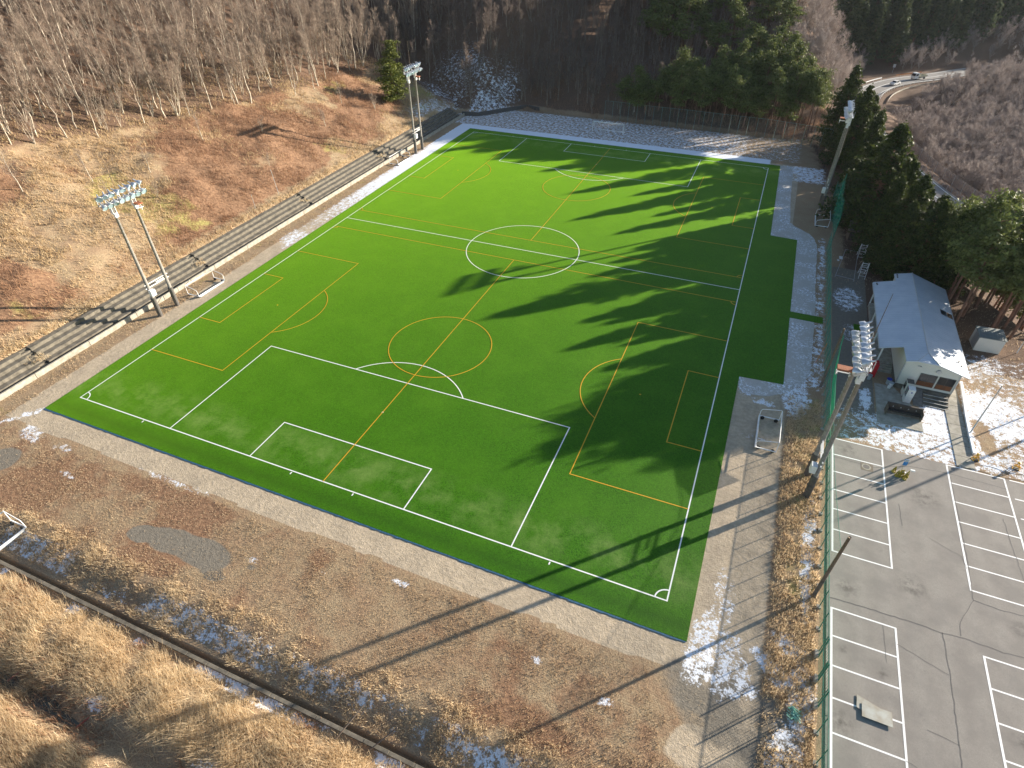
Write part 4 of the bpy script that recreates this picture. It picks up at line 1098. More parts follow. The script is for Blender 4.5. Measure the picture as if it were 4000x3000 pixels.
rs = mb.build("roof", simple('grey_shed_roof', (.22,.25,.24), (.17,.19,.185), 3, .6), sh)
mb = MB()
for k in range(11): mb.box(-1.40+k*.28,-1.37+k*.28,-1.28,1.23,2.07,2.10)
o = mb.build("roof_rib", D.materials['grey_shed_roof'], rs)
mb = MB(); mb.quad((-1.385,.5,.1),(-1.385,-1.0,.1),(-1.385,-1.0,1.85),(-1.385,.5,1.85)); mb.build("door", MAT['galv'], sh)
cb = thing("wooden_cabin", "small dark wooden cabin with a sloping roof under the cedars", "cabin", (83.25,77.3,0), R(1))
mb = MB(); mb.box(-.78,.78,-1.2,1.4,0,1.95); mb.build("wall", MAT['wood_old'], cb)
mb = MB(); mb.poly([(-.9,-1.35,1.98),(.9,-1.35,1.98),(.9,1.6,2.45),(-.9,1.6,2.45)]); mb.poly([(-.9,1.6,2.38),(.9,1.6,2.38),(.9,-1.35,1.91),(-.9,-1.35,1.91)])
for a, b in (((-.9,-1.35,1.98),(.9,-1.35,1.98)),((.9,-1.35,1.98),(.9,1.6,2.45)),((.9,1.6,2.45),(-.9,1.6,2.45)),((-.9,1.6,2.45),(-.9,-1.35,1.98))):
    mb.quad((a[0],a[1],a[2]-.07),(b[0],b[1],b[2]-.07),b,a)
mb.build("roof", MAT['pole_dark'], cb)
mb = MB(); mb.box(-.7,-.02,-1.23,-1.2,.15,1.7); mb.box(.02,.7,-1.23,-1.2,.15,1.7); mb.build("door", MAT['wood_dark'], cb)
def ladder(x, y, label):
    t = thing("climbing_frame", label, "frame", (x, y, 0), 0, "pale ladder-like frames")
    mb = MB()
    for s_ in (0, .85):
        mb.tube([(s_,-.9,0),(s_,0,2.3)], .035, 6); mb.tube([(s_,.9,0),(s_,0,2.3)], .035, 6)
    mb.build("side_rail", MAT['whitetube'], t)
    mb = MB()
    for k in range(1, 6): zz = .42*k; mb.tube([(0,-.9+.39*zz,zz),(.85,-.9+.39*zz,zz)], .025, 5); mb.tube([(0,.9-.39*zz,zz),(.85,.9-.39*zz,zz)], .025, 5)
    mb.build("rung", MAT['whitetube'], t)
ladder(83.9, 70.6, "pale ladder-like frame, the farther of two beside the cedar trunks")
ladder(83.9, 64.2, "pale ladder-like frame, the nearer of two beside the cedar trunks")
mb = MB()
P_ = [(80.7,62.5,.35),(82.2,72.0,.35),(84.0,71.8,.35),(83.2,62.0,.35)]
mb.tube(P_+[P_[0]], .03, 5)
for p in P_: mb.tube([(p[0],p[1],0),p], .03, 5)
tag(mb.build("metal_frame", MAT['galv']), "low thin rectangular metal frame on the ground west of the ladder frames", "frame")
mb = MB(); mb.box(81.25,81.75,68.3,69.3,.3,.34); mb.box(80.95,81.25,67.5,68.0,.3,.33)
tag(mb.build("white_board", MAT['white']), "white board lying on the low metal frame in the shade", "board")

# ================================================================== ROAD FURNITURE AND VEHICLES
def sub(P, a, b): return P[a:b]
def guardrail(off, i0, i1, label, h=.75, mat='white', band=.35, step=2, dz=0.0, name="guardrail", beam_n="beam"):
    t = thing(name, label, "guardrail")
    P_ = offset(RD, off)[i0:i1]
    mb = MB()
    for a, b in zip(P_[:-1], P_[1:]):
        mb.quad((*a,zr+h-band+dz),(*b,zr+h-band+dz),(*b,zr+h+dz),(*a,zr+h+dz))
    o = mb.build(beam_n, MAT[mat], t); s_ = o.modifiers.new("solid", 'SOLIDIFY'); s_.thickness = .06
    mb = MB()
    for a in P_[::step]:
        mb = MB(); mb.tube([(*a,zr-.3),(*a,zr+h+dz)], .06, 5); mb.build("post", MAT['galv'], t)
    return t
# outline index: each ROAD span gives 6 points
guardrail(5.0*-1, 20, 31, "long white guardrail on the outer side of the far road bend", .8)
guardrail(-5.0, 12, 18, "guardrail with orange and green bands beyond the truck on the far road", .8, 'orange', .3)
guardrail(5.0, 8, 34, "grey guardrail with many posts on the inner side of the far road bend", .8, 'galv', .25, 1)
guardrail(7.6, 10, 34, "pale concrete parapet curving below the inner guardrail of the far road", .35, 'concrete', .5)
guardrail(4.9, 50, 70, "open metal railing along the lower road between the cedars and the brush", .9, 'net_grey', .7, 1)
guardrail(7.0, 46, 74, "tall grey mesh fence beside the lower road, just right of the cedars", 2.3, 'net_grey', 2.2, 2, name="mesh_fence", beam_n="mesh")
def wheel(parent, x, y, r_, w_=.2):
    mb = MB(); mb.lathe([(.001,-w_/2),(r_*.7,-w_/2),(r_,-w_/2+.03),(r_,w_/2-.03),(r_*.7,w_/2),(.001,w_/2)], (0,0,0), (0,1,0), 14)
    o = mb.build("wheel", MAT['black'], parent); o.location = (x, y, r_)
    mb = MB(); mb.lathe([(.001,w_/2+.005),(r_*.55,w_/2+.005),(.001,-w_/2-.005)], (0,0,0), (0,1,0), 10); mb.build("rim", MAT['galv'], o)
def car(x, y, ang):
    t = thing("car", "small white car driving on the far road bend ahead of a truck", "car", (x, y, zr+.006), ang)
    half = [(-2.15,.30),(-2.18,.62),(-2.05,.82),(-1.2,.92),(-.55,1.40),(.65,1.44),(1.45,1.0),(2.1,.88),(2.15,.35)]
    mb = MB(); W2 = .82
    def wy(z_): return W2 if z_ < .95 else W2-.18*(z_-.95)/.5
    n_ = len(half)
    for i in range(n_-1):
        a, b = half[i], half[i+1]; mb.quad((a[0],-wy(a[1]),a[1]),(a[0],wy(a[1]),a[1]),(b[0],wy(b[1]),b[1]),(b[0],-wy(b[1]),b[1]))
    mb.poly([(p[0],wy(p[1]),p[1]) for p in half]); mb.poly([(p[0],-wy(p[1]),p[1]) for p in reversed(half)])
    mb.quad((-2.15,-W2,.3),(2.15,-W2,.35),(2.15,W2,.35),(-2.15,W2,.3))
    mb.build("body", MAT['white'], t, bevel=.04)
    mb = MB(); mb.quad((-1.13,-.70,.965),(-1.13,.70,.965),(-.60,.60,1.375),(-.60,-.60,1.375)); mb.quad((.74,-.6,1.41),(.74,.6,1.41),(1.40,.70,1.05),(1.40,-.70,1.05))
    for s_ in (-1, 1): mb.poly([(-.95,s_*.825,.98),(-.5,s_*.70,1.36),(.6,s_*.70,1.38),(1.15,s_*.825,1.0)])
    for i in range(len(mb.v)): pass
    o = mb.build("window", MAT['glass_dark'], t); o.modifiers.new("s", 'SOLIDIFY').thickness = .03
    for xx in (-1.35, 1.35):
        for yy in (-.76, .76): wheel(t, xx, yy, .30)
    for yy in (-.58, .58):
        mb = MB(); mb.box(-2.21,-2.14,yy-.16,yy+.16,.62,.76); mb.build("headlight", MAT['galv'], t)
car(104.0, 241.6, R(55)+0)
def truck(x, y, ang):
    t = thing("truck", "light truck with a pale cab and open cream bed on the far road", "truck", (x, y, zr+.006), ang)
    mb = MB(); prof_ = [(-2.9,.45),(-2.95,1.3),(-2.65,2.15),(-2.45,2.3),(-1.2,2.3),(-1.15,.5)]
    for i in range(5):
        a, b = prof_[i], prof_[i+1]; mb.quad((a[0],-.95,a[1]),(a[0],.95,a[1]),(b[0],.95,b[1]),(b[0],-.95,b[1]))
    mb.poly([(p[0],.95,p[1]) for p in prof_]); mb.poly([(p[0],-.95,p[1]) for p in reversed(prof_)])
    mb.build("cab", MAT['white'], t, bevel=.05)
    mb = MB(); mb.quad((-2.955,-.85,1.32),(-2.955,.85,1.32),(-2.70,.8,2.06),(-2.70,-.8,2.06))
    for s_ in (-1, 1): mb.quad((-2.75,s_*.965,1.35),(-1.55,s_*.965,1.35),(-1.55,s_*.965,2.05),(-2.5,s_*.965,2.05))
    o = mb.build("window", MAT['glass_dark'], t); o.modifiers.new("s", 'SOLIDIFY').thickness = .03
    mb = MB(); mb.box(-1.1,3.0,-.98,.98,.85,1.0); mb.box(-1.1,3.0,-.98,-.93,1.0,1.4); mb.box(-1.1,3.0,.93,.98,1.0,1.4); mb.box(2.95,3.0,-.93,.93,1.0,1.4); mb.box(-1.1,-1.05,-.93,.93,1.0,1.7)
    mb.build("cargo_bed", simple('cream_paint', (.68,.62,.42), (.55,.5,.34), 4, .5), t)
    mb = MB(); mb.box(-2.6,2.7,-.5,.5,.45,.84); mb.build("chassis", MAT['black'], t)
    for xx in (-2.1, 1.9):
        for yy in (-.82, .82): wheel(t, xx, yy, .40, .24)
truck(112.6, 254.2, R(42))
rsn = thing("road_sign", "small grey road sign on a post beyond the far road bend", "sign", (104.3, 260.8, hz(104.3,260.8)))
mb = MB(); mb.tube([(0,0,0),(0,0,2.6)], .05, 5); mb.build("post", MAT['galv'], rsn)
mb = MB(); mb.box(-.45,.45,-.04,.0,1.9,3.0); mb.build("board", MAT['galv'], rsn)

# ================================================================== TREES
def arr_tubes(segs, n):
    """segs: list of (p0,p1,r0,r1) -> V,F arrays of open n-sided tubes"""
    S = np.array([list(a)+list(b)+[c, d] for a, b, c, d in segs], float)
    p0, p1, r0, r1 = S[:, :3], S[:, 3:6], S[:, 6], S[:, 7]
    d = p1-p0; d /= np.linalg.norm(d, axis=1, keepdims=True)+1e-9
    up = np.where(np.abs(d[:, 2:3]) < .9, [[0, 0, 1.]], [[1., 0, 0]])
    a = np.cross(d, up); a /= np.linalg.norm(a, axis=1, keepdims=True); b = np.cross(d, a)
    V = []
    for (p, r_) in ((p0, r0), (p1, r1)):
        for j in range(n):
            t = 2*math.pi*j/n; V.append(p+(a*math.cos(t)+b*math.sin(t))*r_[:, None])
    V = np.stack(V, 1).reshape(-1, 3); base = (np.arange(len(S))*2*n)[:, None]
    F = np.concatenate([base+np.array([[j, (j+1) % n, n+(j+1) % n, n+j]]) for j in range(n)], 0)
    return V, F
def bare_tree_data(seed, Hh, spread=.32, nl=13, stems=1, twig=1.0, low=.25, up=.75):
    rd = random.Random(seed); tr = []; br = []; tw = []
    def rv(s): return Vector((rd.uniform(-s, s), rd.uniform(-s, s), rd.uniform(-s, s)))
    for st in range(stems):
        lean = Vector((rd.uniform(-1, 1), rd.uniform(-1, 1), 0))*(Hh*.06 if stems == 1 else Hh*.28)
        base = Vector((0, 0, -.3)) if stems == 1 else Vector((rd.uniform(-.25, .25), rd.uniform(-.25, .25), -.2))
        hh = Hh*(1 if stems == 1 else rd.uniform(.7, 1)); n = 7; pts = []
        for i in range(n+1):
            t = i/n; pts.append(base+lean*t**1.2+Vector((0, 0, hh*t))+Vector((rd.uniform(-1, 1), rd.uniform(-1, 1), 0))*.02*hh*(t > 0))
        r0 = .0105*Hh+.03 if stems == 1 else .006*Hh+.02
        for i in range(n): tr.append((pts[i], pts[i+1], r0*(1-.86*i/n), r0*(1-.86*(i+1)/n)))
        for k in range(max(3, nl//stems if stems > 1 else nl)):
            t = low+(1-low)*(k+rd.random())/(nl//stems if stems > 1 else nl); t = min(t, .98)
            i = min(int(t*n), n-1); p = pts[i].lerp(pts[i+1], t*n-i)
            az_ = rd.uniform(0, 6.283); L = Hh*spread*(1.15-t)*rd.uniform(.7, 1.15)+.4
            d = Vector((math.cos(az_), math.sin(az_), up*rd.uniform(.6, 1.5))).normalized()
            q = p; rr = r0*(1-.8*t)*.5+.008; ln = L/4
            for s_ in range(4):
                d2 = (d+rv(.22)+Vector((0, 0, .12))).normalized(); q2 = q+d2*ln
                br.append((q, q2, rr*(1-s_*.2), rr*(1-(s_+1)*.2)))
                for u_ in range(3 if s_ else 2):
                    d3 = (d2+rv(.8)+Vector((0, 0, .25))).normalized(); l3 = L*rd.uniform(.18, .42)
                    s0 = q.lerp(q2, rd.random()); m1 = s0+d3*l3*.5; m2 = m1+(d3+rv(.35)+Vector((0,0,.15))).normalized()*l3*.55
                    br.append((s0, m1, .013+.003*rd.random(), .010)); br.append((m1, m2, .010, .006))
                    for w_ in range(5):
                        s1 = s0.lerp(m2, rd.uniform(.25, 1)); d4 = (d3+rv(.95)+Vector((0, 0, .3))).normalized()
                        tw.append((s1, s1+d4*rd.uniform(.3, .85)*(.5+Hh*.06), 0.0098*twig, .005*twig))
                q = q2; d = d2
    tv, tf_ = arr_tubes(tr, 6); bv, bf_ = arr_tubes(br, 3)
    # twigs: crossed slivers
    wv, wf = arr_tubes(tw, 3)
    cv = np.concatenate([bv, wv]); cf = np.concatenate([bf_, wf+len(bv)])
    return (tv, tf_), (cv, cf)
def leaf_tris(C, size, rs, flat=.0, outward=None, k=1):
    """random triangles at centres C with size array"""
    n = len(C); a = rs.normal(size=(n, 3)); 
    if flat: a[:, 2] *= (1-flat)
    a /= np.linalg.norm(a, axis=1, keepdims=True); b = rs.normal(size=(n, 3)); 
    if flat: b[:, 2] *= (1-flat)
    b -= a*(a*b).sum(1, keepdims=True); b /= np.linalg.norm(b, axis=1, keepdims=True)+1e-9
    s = size[:, None]
    V = np.stack([C-a*s*.6-b*s*.35, C+a*s*.6-b*s*.35, C+b*s*.75], 1).reshape(-1, 3)
    F = np.arange(3*n).reshape(-1, 3); return V, F
def cedar_data(seed, Hh, Rr, dens=1.0, low=.06, shape=.85, size=.30):
    rs = np.random.RandomState(seed); C = []; S_ = []; T = []; br = []
    nb = int(230*dens*Hh/16)
    for i in range(nb):
        t = low+(1-low)*(i+rs.rand())/nb*.985
        z = Hh*t; prof_ = (1-t)**shape; base_r = Rr*prof_*(.72+.5*rs.rand())*(1 if t > .14 else .6+.4*t/.14)+.12
        az_ = rs.rand()*6.283; base_r *= .85+.25*math.sin(az_*3+seed+z*.7)
        dirv = np.array([math.cos(az_), math.sin(az_), .10])
        p0 = np.array([0, 0, z]); p1 = p0+dirv*base_r+np.array([0, 0, -.10*base_r+.25*base_r*(t-.3)])
        br.append((p0, p1, .035, .012))
        m = int(14+26*base_r/Rr*dens)
        u = .25+.75*rs.rand(m)**.6
        pts = p0+(p1-p0)*u[:, None]+rs.normal(size=(m, 3))*np.array([.26, .26, .17])*(.5+base_r/Rr*.9)
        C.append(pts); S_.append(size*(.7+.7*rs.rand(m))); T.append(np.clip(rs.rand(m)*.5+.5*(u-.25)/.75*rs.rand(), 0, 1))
    top = rs.normal(size=(40, 3))*np.array([.14, .14, .5])+np.array([0, 0, Hh-.5]); C.append(top); S_.append(np.full(40, size*.7)); T.append(rs.rand(40))
    C = np.concatenate(C); S_ = np.concatenate(S_); T = np.concatenate(T)
    V, F = leaf_tris(C, S_, rs)
    tv, tf_ = arr_tubes([((0, 0, -.4), (0, 0, Hh*.5), .016*Hh, .009*Hh), ((0, 0, Hh*.5), (0, 0, Hh*.95), .009*Hh, .02)]+[(tuple(a), tuple(b), c, d) for a, b, c, d in br], 5)
    return (tv, tf_), (V, F, np.repeat(T, 3))
def pine_data(seed, Hh, Rr, low=.45, nb=30, size=.26, flat=.45, droop=0):
    rs = np.random.RandomState(seed); C = []; S_ = []; T = []; seg = []
    lean = rs.uniform(-.06, .06, 2)*Hh
    def ax(t): return np.array([lean[0]*t*t, lean[1]*t*t, Hh*t])
    for i in range(6): seg.append((ax(i/6), ax((i+1)/6), .014*Hh*(1-.12*i), .014*Hh*(1-.12*(i+1))))
    for i in range(nb):
        t = low+(1-low)*((i+rs.rand())/nb); az_ = rs.rand()*6.283
        k = (t-low)/(1-low); L = Rr*(math.sin(min(1, .25+k*1.0)*math.pi)*.75+.3)*(.55+.75*rs.rand())*(1 if k < .8 else .75)
        p0 = ax(t); p1 = p0+np.array([math.cos(az_)*L, math.sin(az_)*L, L*(.35-.25*(1-k)-droop)])
        seg.append((p0, p1, .05, .02))
        nc = 3+int(3*L/Rr)
        for c in range(nc):
            u = .35+.65*(c+rs.rand())/nc; cc = p0+(p1-p0)*u+rs.normal(size=3)*.22
            m = 26; rad = .30+.32*rs.rand()
            pts = cc+rs.normal(size=(m, 3))*np.array([rad, rad, rad*.42]); C.append(pts)
            S_.append(size*(.6+.7*rs.rand(m))); T.append(np.clip(rs.rand()*.6+.45*rs.rand(m), 0, 1))
    C = np.concatenate(C); S_ = np.concatenate(S_); T = np.concatenate(T)
    V, F = leaf_tris(C, S_, rs, flat*.3)
    tv, tf_ = arr_tubes([(tuple(a), tuple(b), c, d) for a, b, c, d in seg], 5)
    return (tv, tf_), (V, F, np.repeat(T, 3))
def merge_tree_mesh(name, tr, cr, mt, mc):
    """one mesh with two materials; faces as quads (triangles doubled are avoided by separate meshes)"""
    return None
def mk(name, tr, mt, cr, mc):
    a = np_mesh(name+"_trunk", tr[0], tr[1], mt)
    at = {"tone": cr[2]} if len(cr) > 2 else None
    b = np_mesh(name+"_crown", cr[0], cr[1], mc, at)
    return a, b
BARE = [mk("bare_tree", t_, MAT['bark'], c_, MAT['twig']) for t_, c_ in (bare_tree_data(s, h, sp, nl, (5 if s in (5, 7) else 3 if s == 8 else 1), 1.0, lo, up) for s, h, sp, nl, lo, up in
        ((1,11,.26,13,.30,.95),(2,12.5,.24,14,.35,1.1),(3,9.5,.34,12,.22,.8),(4,13,.30,16,.30,.9),(5,8,.36,11,.18,.75),(6,10.5,.22,11,.40,1.2),(7,10,.24,25,.3,.9),(8,12,.24,24,.35,1.0)))]
BARE_SHADED = [(a.copy(), b.copy()) for a, b in BARE]  # same trees recoloured darker, back-slope shade put into bark and twigs
for a, b in BARE_SHADED:
    a.materials.clear(); a.materials.append(MAT['bark_dark']); b.materials.clear(); b.materials.append(MAT['twig_shaded'])
BUSH = [mk("bare_shrub", t_, MAT['bark_dark'], c_, MAT['twig_brush']) for t_, c_ in (bare_tree_data(s, h, .42, 22, 4, 1.25, .15, .9) for s, h in ((21,6.2),(22,7.0),(23,5.2),(24,7.6)))]
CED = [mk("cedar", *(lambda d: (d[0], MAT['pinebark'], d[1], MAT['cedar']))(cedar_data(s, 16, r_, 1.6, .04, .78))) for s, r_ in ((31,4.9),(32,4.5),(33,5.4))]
PIN = [mk("pine", *(lambda d: (d[0], MAT['pinebark'], d[1], MAT['pine']))(pine_data(s, h, r_, lo, nb))) for s, h, r_, lo, nb in ((41,12,2.6,.45,30),(42,13,2.3,.5,28),(43,11,2.9,.4,30),(44,13.5,2.5,.55,26))]
YPN = [mk("young_pine", *(lambda d: (d[0], MAT['pinebark'], d[1], MAT['youngpine']))(pine_data(s, h, r_, .12, 40, .26, .3))) for s, h, r_ in ((51,8.5,2.6),(52,9,2.3))]
LAR = [mk("larch", *(lambda d: (d[0], MAT['bark'], d[1], MAT['larch']))(cedar_data(61, 9, 2.2, .55, .25, .6, .18)))]
FIR = [mk("far_conifer", *(lambda d: (d[0], MAT['pinebark'], d[1], MAT['farfir']))(cedar_data(s, 18, r_, .62, .10, .75, .46))) for s, r_ in ((71,3.4),(72,2.9),(73,3.9))]
def put_tree(name, meshes, x, y, h_ratio, rz, label, cat, group, z=None, wide=None, parts=True, tilt=0):
    z = hz(x, y) if z is None else z
    wd = wide if wide is not None else h_ratio
    t = thing(name, label, cat, (x, y, z), rz, group)
    t.scale = (wd, wd, h_ratio)
    if tilt: t.rotation_euler = (tilt*math.cos(rz), tilt*math.sin(rz), rz)
    a = D.objects.new("trunk", meshes[0]); COL.objects.link(a); a.parent = t
    b = D.objects.new("crown", meshes[1]); COL.objects.link(b); b.parent = t
    return t
rd = random.Random(99)
SKY = np.array([(815,160),(830,110),(845,85),(856,66),(862,86),(871,86),(878,100),(886,118),(893,138),(903,128),(913,158),(928,178),(935,196),(946,200),(965,199),(980,202),(1000,207),(1024,209)], float)
def fit_height(x, y, h, r_=1.2):
    '''shrink a tree of the roadside row until its tip and shoulders leave the road behind it free'''
    z = hz(x, y)
    while h > 6:
        ok = True
        for dx_, f_ in ((0, 1.0), (r_*.8, .80), (r_*1.5, .6)):
            a, b, c = fproj(x+dx_, y, z+h*f_); u_ = (a+.5)*1024; v_ = (.375-b)*1024
            if u_ > 815 and v_ < np.interp(u_, SKY[:, 0], SKY[:, 1])-5: ok = False
        if ok: return h
        h *= .97
    return h

# --- cedar row between the pitch and the valley
cedars = [(80.3,126.0,16.6,0,"tall dark cedar farthest along the row, its pointed top beside the far road bend"),
          (82.4,112.5,15.8,1,"dark cedar whose pointed top rises just behind the far right floodlight mast"),
          (85.2,82.0,17.2,2,"broad dark cedar, the largest, standing behind the small wooden cabin")]
fill = [(84.6,103.5,13.6,1),(87.6,97,13.8,0),(84.2,94.5,12.0,2),(89.2,89.5,14.8,2),(86.6,89.5,14.2,0),(88.6,82.5,15.2,0),(87.6,75.8,14.6,2),(86.3,72.2,12.2,0),(91.2,76.0,14.0,1),
        (88.4,69.8,14.0,2),(91.8,69.5,13.4,0),(87.6,66.0,11.4,1),(90.4,64.0,12.8,2),(93.2,62.6,12.6,1),(81.6,119.0,13.0,2),(85.6,109.5,14.0,0),(84.4,117.0,14.0,1),(86.2,92.8,13.5,1),(90.6,93.2,13.8,0),(92.6,84.0,14.5,2),(93.2,77.0,14.0,0),(91.0,81.0,15,1)]
for q_ in fill: cedars.append((*q_, "dense dark cedar filling the row between the largest cedar and its pointed neighbours"))
for x, y, h, k, lb in cedars:
    if lb.startswith('dense'): h = fit_height(x, y, h, 1.6)
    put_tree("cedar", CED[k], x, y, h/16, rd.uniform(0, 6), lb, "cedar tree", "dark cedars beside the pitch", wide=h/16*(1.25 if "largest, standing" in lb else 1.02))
# --- pines behind the clubhouse
n = 0; grove = []
tries = 0
while len(grove) < 34 and tries < 6000:
    tries += 1; x = rd.uniform(91.5, 113); y = rd.uniform(53, 84)
    if x < 94 and y < 60: continue
    if abs(x-98) < 3.2 and y < 54.5: continue
    if (x-91)*.9 < (y-62)*.35 - 2 or y > 78 or math.hypot(x-95,y-53.6) < 2.6: continue
    if road_dist(x, y) < 9 or any(math.hypot(x-a, y-b) < 2.5 for a, b in grove): continue
    grove.append((x, y))
grove += [(95.0,53.6),(96.6,57.3),(98.6,60.6),(94.8,60.4),(99.5,54.8),(101.2,56.0),(103.0,57.2)]
grove = [g_ for g_ in grove if g_[0]-g_[1] < 49.5 or g_[1] > 66]
for x, y in grove:
    h = rd.uniform(11.8, 14.6) if not (x < 99 and y < 61) else 15.4; k = rd.randrange(4)
    h = fit_height(x, y, h, 1.5)
    if h < 8.2: continue
    put_tree("pine", PIN[k], x, y, h/12.5, rd.uniform(0, 6), "slender green pine in the grove behind the clubhouse", "pine tree", "pines in the grove behind the clubhouse")
# pines behind the camera-side bank throw the shade over the near right part of the pitch
# --- pine wood behind the back fence
wood = []; tries = 0
while len(wood) < 62 and tries < 9000:
    tries += 1; x = rd.uniform(31, 76); y = rd.uniform(128.6, 150)
    if x < 44 and rd.random() < .55: continue
    if y > 132+ (x-30)*.42: continue
    if y-128 > (79-x)*1.6: continue
    if any(math.hypot(x-a, y-b) < 2.2 for a, b in wood): continue
    wood.append((x, y))
for x, y in wood:
    put_tree("pine", PIN[rd.randrange(4)], x, y, rd.uniform(.74, 1.0)*(1.0 if x > 42 else .78), rd.uniform(0, 6), "green pine with a bare reddish trunk in the wood behind the back fence", "pine tree", "pines in the wood behind the back fence", wide=rd.uniform(.9, 1.1))
# scattered pines higher on the back hill
sc = []; tries = 0
while len(sc) < 60 and tries < 9000:
    tries += 1; x = rd.uniform(4, 66); y = rd.uniform(150, 205)
    if x < 26 and y < 168: continue
    if any(math.hypot(x-a, y-b) < 4.0 for a, b in sc): continue
    sc.append((x, y))
for x, y in sc:
    put_tree("pine", PIN[rd.randrange(4)], x, y, rd.uniform(.8, 1.05), rd.uniform(0, 6), "blue-green pine high on the back hillside", "pine tree", "pines scattered high on the back hillside", wide=rd.uniform(1.2, 1.6))
put_tree("larch", LAR[0], 33.2, 132.0, .95, 1.0, "pale yellowish feathery tree at the left end of the pine wood behind the big goal", "tree", None, wide=1.15)
put_tree("young_pine", YPN[0], -21.0, 105.2, 1.0, .5, "bright green young pine beside the far left floodlight mast", "pine tree", None, wide=1.35)
put_tree("young_pine", YPN[1], -27.0, 115.5, 1.05, 2.5, "darker green young pine standing just behind the brighter one on the left hill", "pine tree", None, wide=1.25)
# --- bare deciduous trees
cand = []
def jgrid(x0, x1, y0_, y1, st):
    xx = x0
    while xx < x1:
        yy = y0_
        while yy < y1:
            yield xx+rd.uniform(-.48, .48)*st, yy+rd.uniform(-.48, .48)*st
            yy += st
        xx += st
for x, y in jgrid(-125, -30, 0, 205, 3.0):
    lim = float(np.interp(y, [-60,29,44,65,95,128,150], [-47,-44,-40,-35.5,-32.5,-33,-30]))
    if x > lim+rd.uniform(-2, 1): continue
    z = hz(x, y)
    if not (inview(x, y, z) or inview(x, y, z+10)): continue
    if x < -85 and rd.random() < .4: continue
    cand.append((x, y, z, 0))
for x, y in jgrid(-36, 40, 121, 190, 3.1):
    y0_ = float(np.interp(x, [-60,-9,4,24,65], [119,119,129,128.5,127.5]))
    if y < y0_+1.2+rd.uniform(0, 1.5): continue
    if -16 < x < 2 and y < 130 and rd.random() < .45: continue
    if y < 125 and x < -18 and rd.random() < .5: continue
    z = hz(x, y)
    if inview(x, y, z) or inview(x, y, z+9): cand.append((x, y, z, 1))
for x, y in jgrid(38, 68, 138, 185, 3.4):
    z = hz(x, y)
    if y > 136+(x-38)*.35: cand.append((x, y, z, 1))
cand.sort(key=lambda c: (c[0]-CAM.x)**2+(c[1]-CAM.y)**2+(c[2]-CAM.z)**2)
for k_, (x, y, s_) in enumerate([(-26,30,.42),(-29.5,41,.36),(-24,36.5,.25),(-31,55,.45),(-27,66,.38),(-22.5,80,.34),(-26.5,92,.45),(-33,33,.5),(-19.5,58,.22),(-36,24,.5),(-21,97,.4)]):
    put_tree("sapling", BARE[(k_*3) % 8], x, y, s_, k_*1.3, "small leafless sapling standing alone on the grassy slope above the terraces", "sapling", "saplings on the slope above the terraces", wide=s_*1.1)
rest = []
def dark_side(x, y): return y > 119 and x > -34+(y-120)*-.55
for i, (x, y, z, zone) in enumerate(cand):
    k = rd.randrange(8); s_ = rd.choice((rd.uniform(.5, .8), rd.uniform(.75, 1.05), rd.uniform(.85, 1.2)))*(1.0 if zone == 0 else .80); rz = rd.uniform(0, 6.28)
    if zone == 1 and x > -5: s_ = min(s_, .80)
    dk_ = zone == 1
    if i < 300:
        put_tree("bare_tree", (BARE_SHADED if dk_ else BARE)[k], x, y, s_, rz,
                 "leafless tree with shade-darkened branches on the shaded slope behind the pitch" if dk_ else "leafless pale-barked tree on the sunny hillside left of the pitch", "bare tree",
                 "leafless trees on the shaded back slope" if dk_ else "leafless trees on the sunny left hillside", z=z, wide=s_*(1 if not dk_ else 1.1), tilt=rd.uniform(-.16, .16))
    else: rest.append((x, y, z, k, s_, rz, dk_))
def merge(items, lib, which, mat, name, label, cat):
    Vs, Fs, off = [], [], 0
    cache = {}
    for k in range(len(lib)):
        m_ = lib[k][which]; v = np.empty(len(m_.vertices)*3, np.float32); m_.vertices.foreach_get("co", v); v = v.reshape(-1, 3)
        f_ = np.empty(len(m_.loops), np.int32); m_.loops.foreach_get("vertex_index", f_); cache[k] = (v, f_.reshape(len(m_.polygons), -1))
    for x, y, z, k, s_, rz, _ in items:
        v, f_ = cache[k]; c, s2 = math.cos(rz), math.sin(rz)
        vv = np.stack([(v[:,0]*c-v[:,1]*s2)*s_+x, (v[:,0]*s2+v[:,1]*c)*s_+y, v[:,2]*s_+z], 1); Vs.append(vv); Fs.append(f_+off); off += len(v)
    me_ = np_mesh(name, np.concatenate(Vs), np.concatenate(Fs), mat); return link_mesh(name, me_)
def stuff_wood(items, lib, mt, mc, name, label):
    if not items: return
    a = merge(items, lib, 0, mt, name, label, "wood"); b = merge(items, lib, 1, mc, "twig_mass", None, None); b.parent = a
    tag(a, label, "wood", kind="stuff")
stuff_wood([r_ for r_ in rest if not r_[6]], BARE, MAT['bark'], MAT['twig'], "bare_wood", "mass of leafless pale trees high on the sunny left hillside")
stuff_wood([r_ for r_ in rest if r_[6]], BARE, MAT['bark_dark'], MAT['twig_shaded'], "shaded_wood", "mass of dark leafless trees on the shaded back hill")
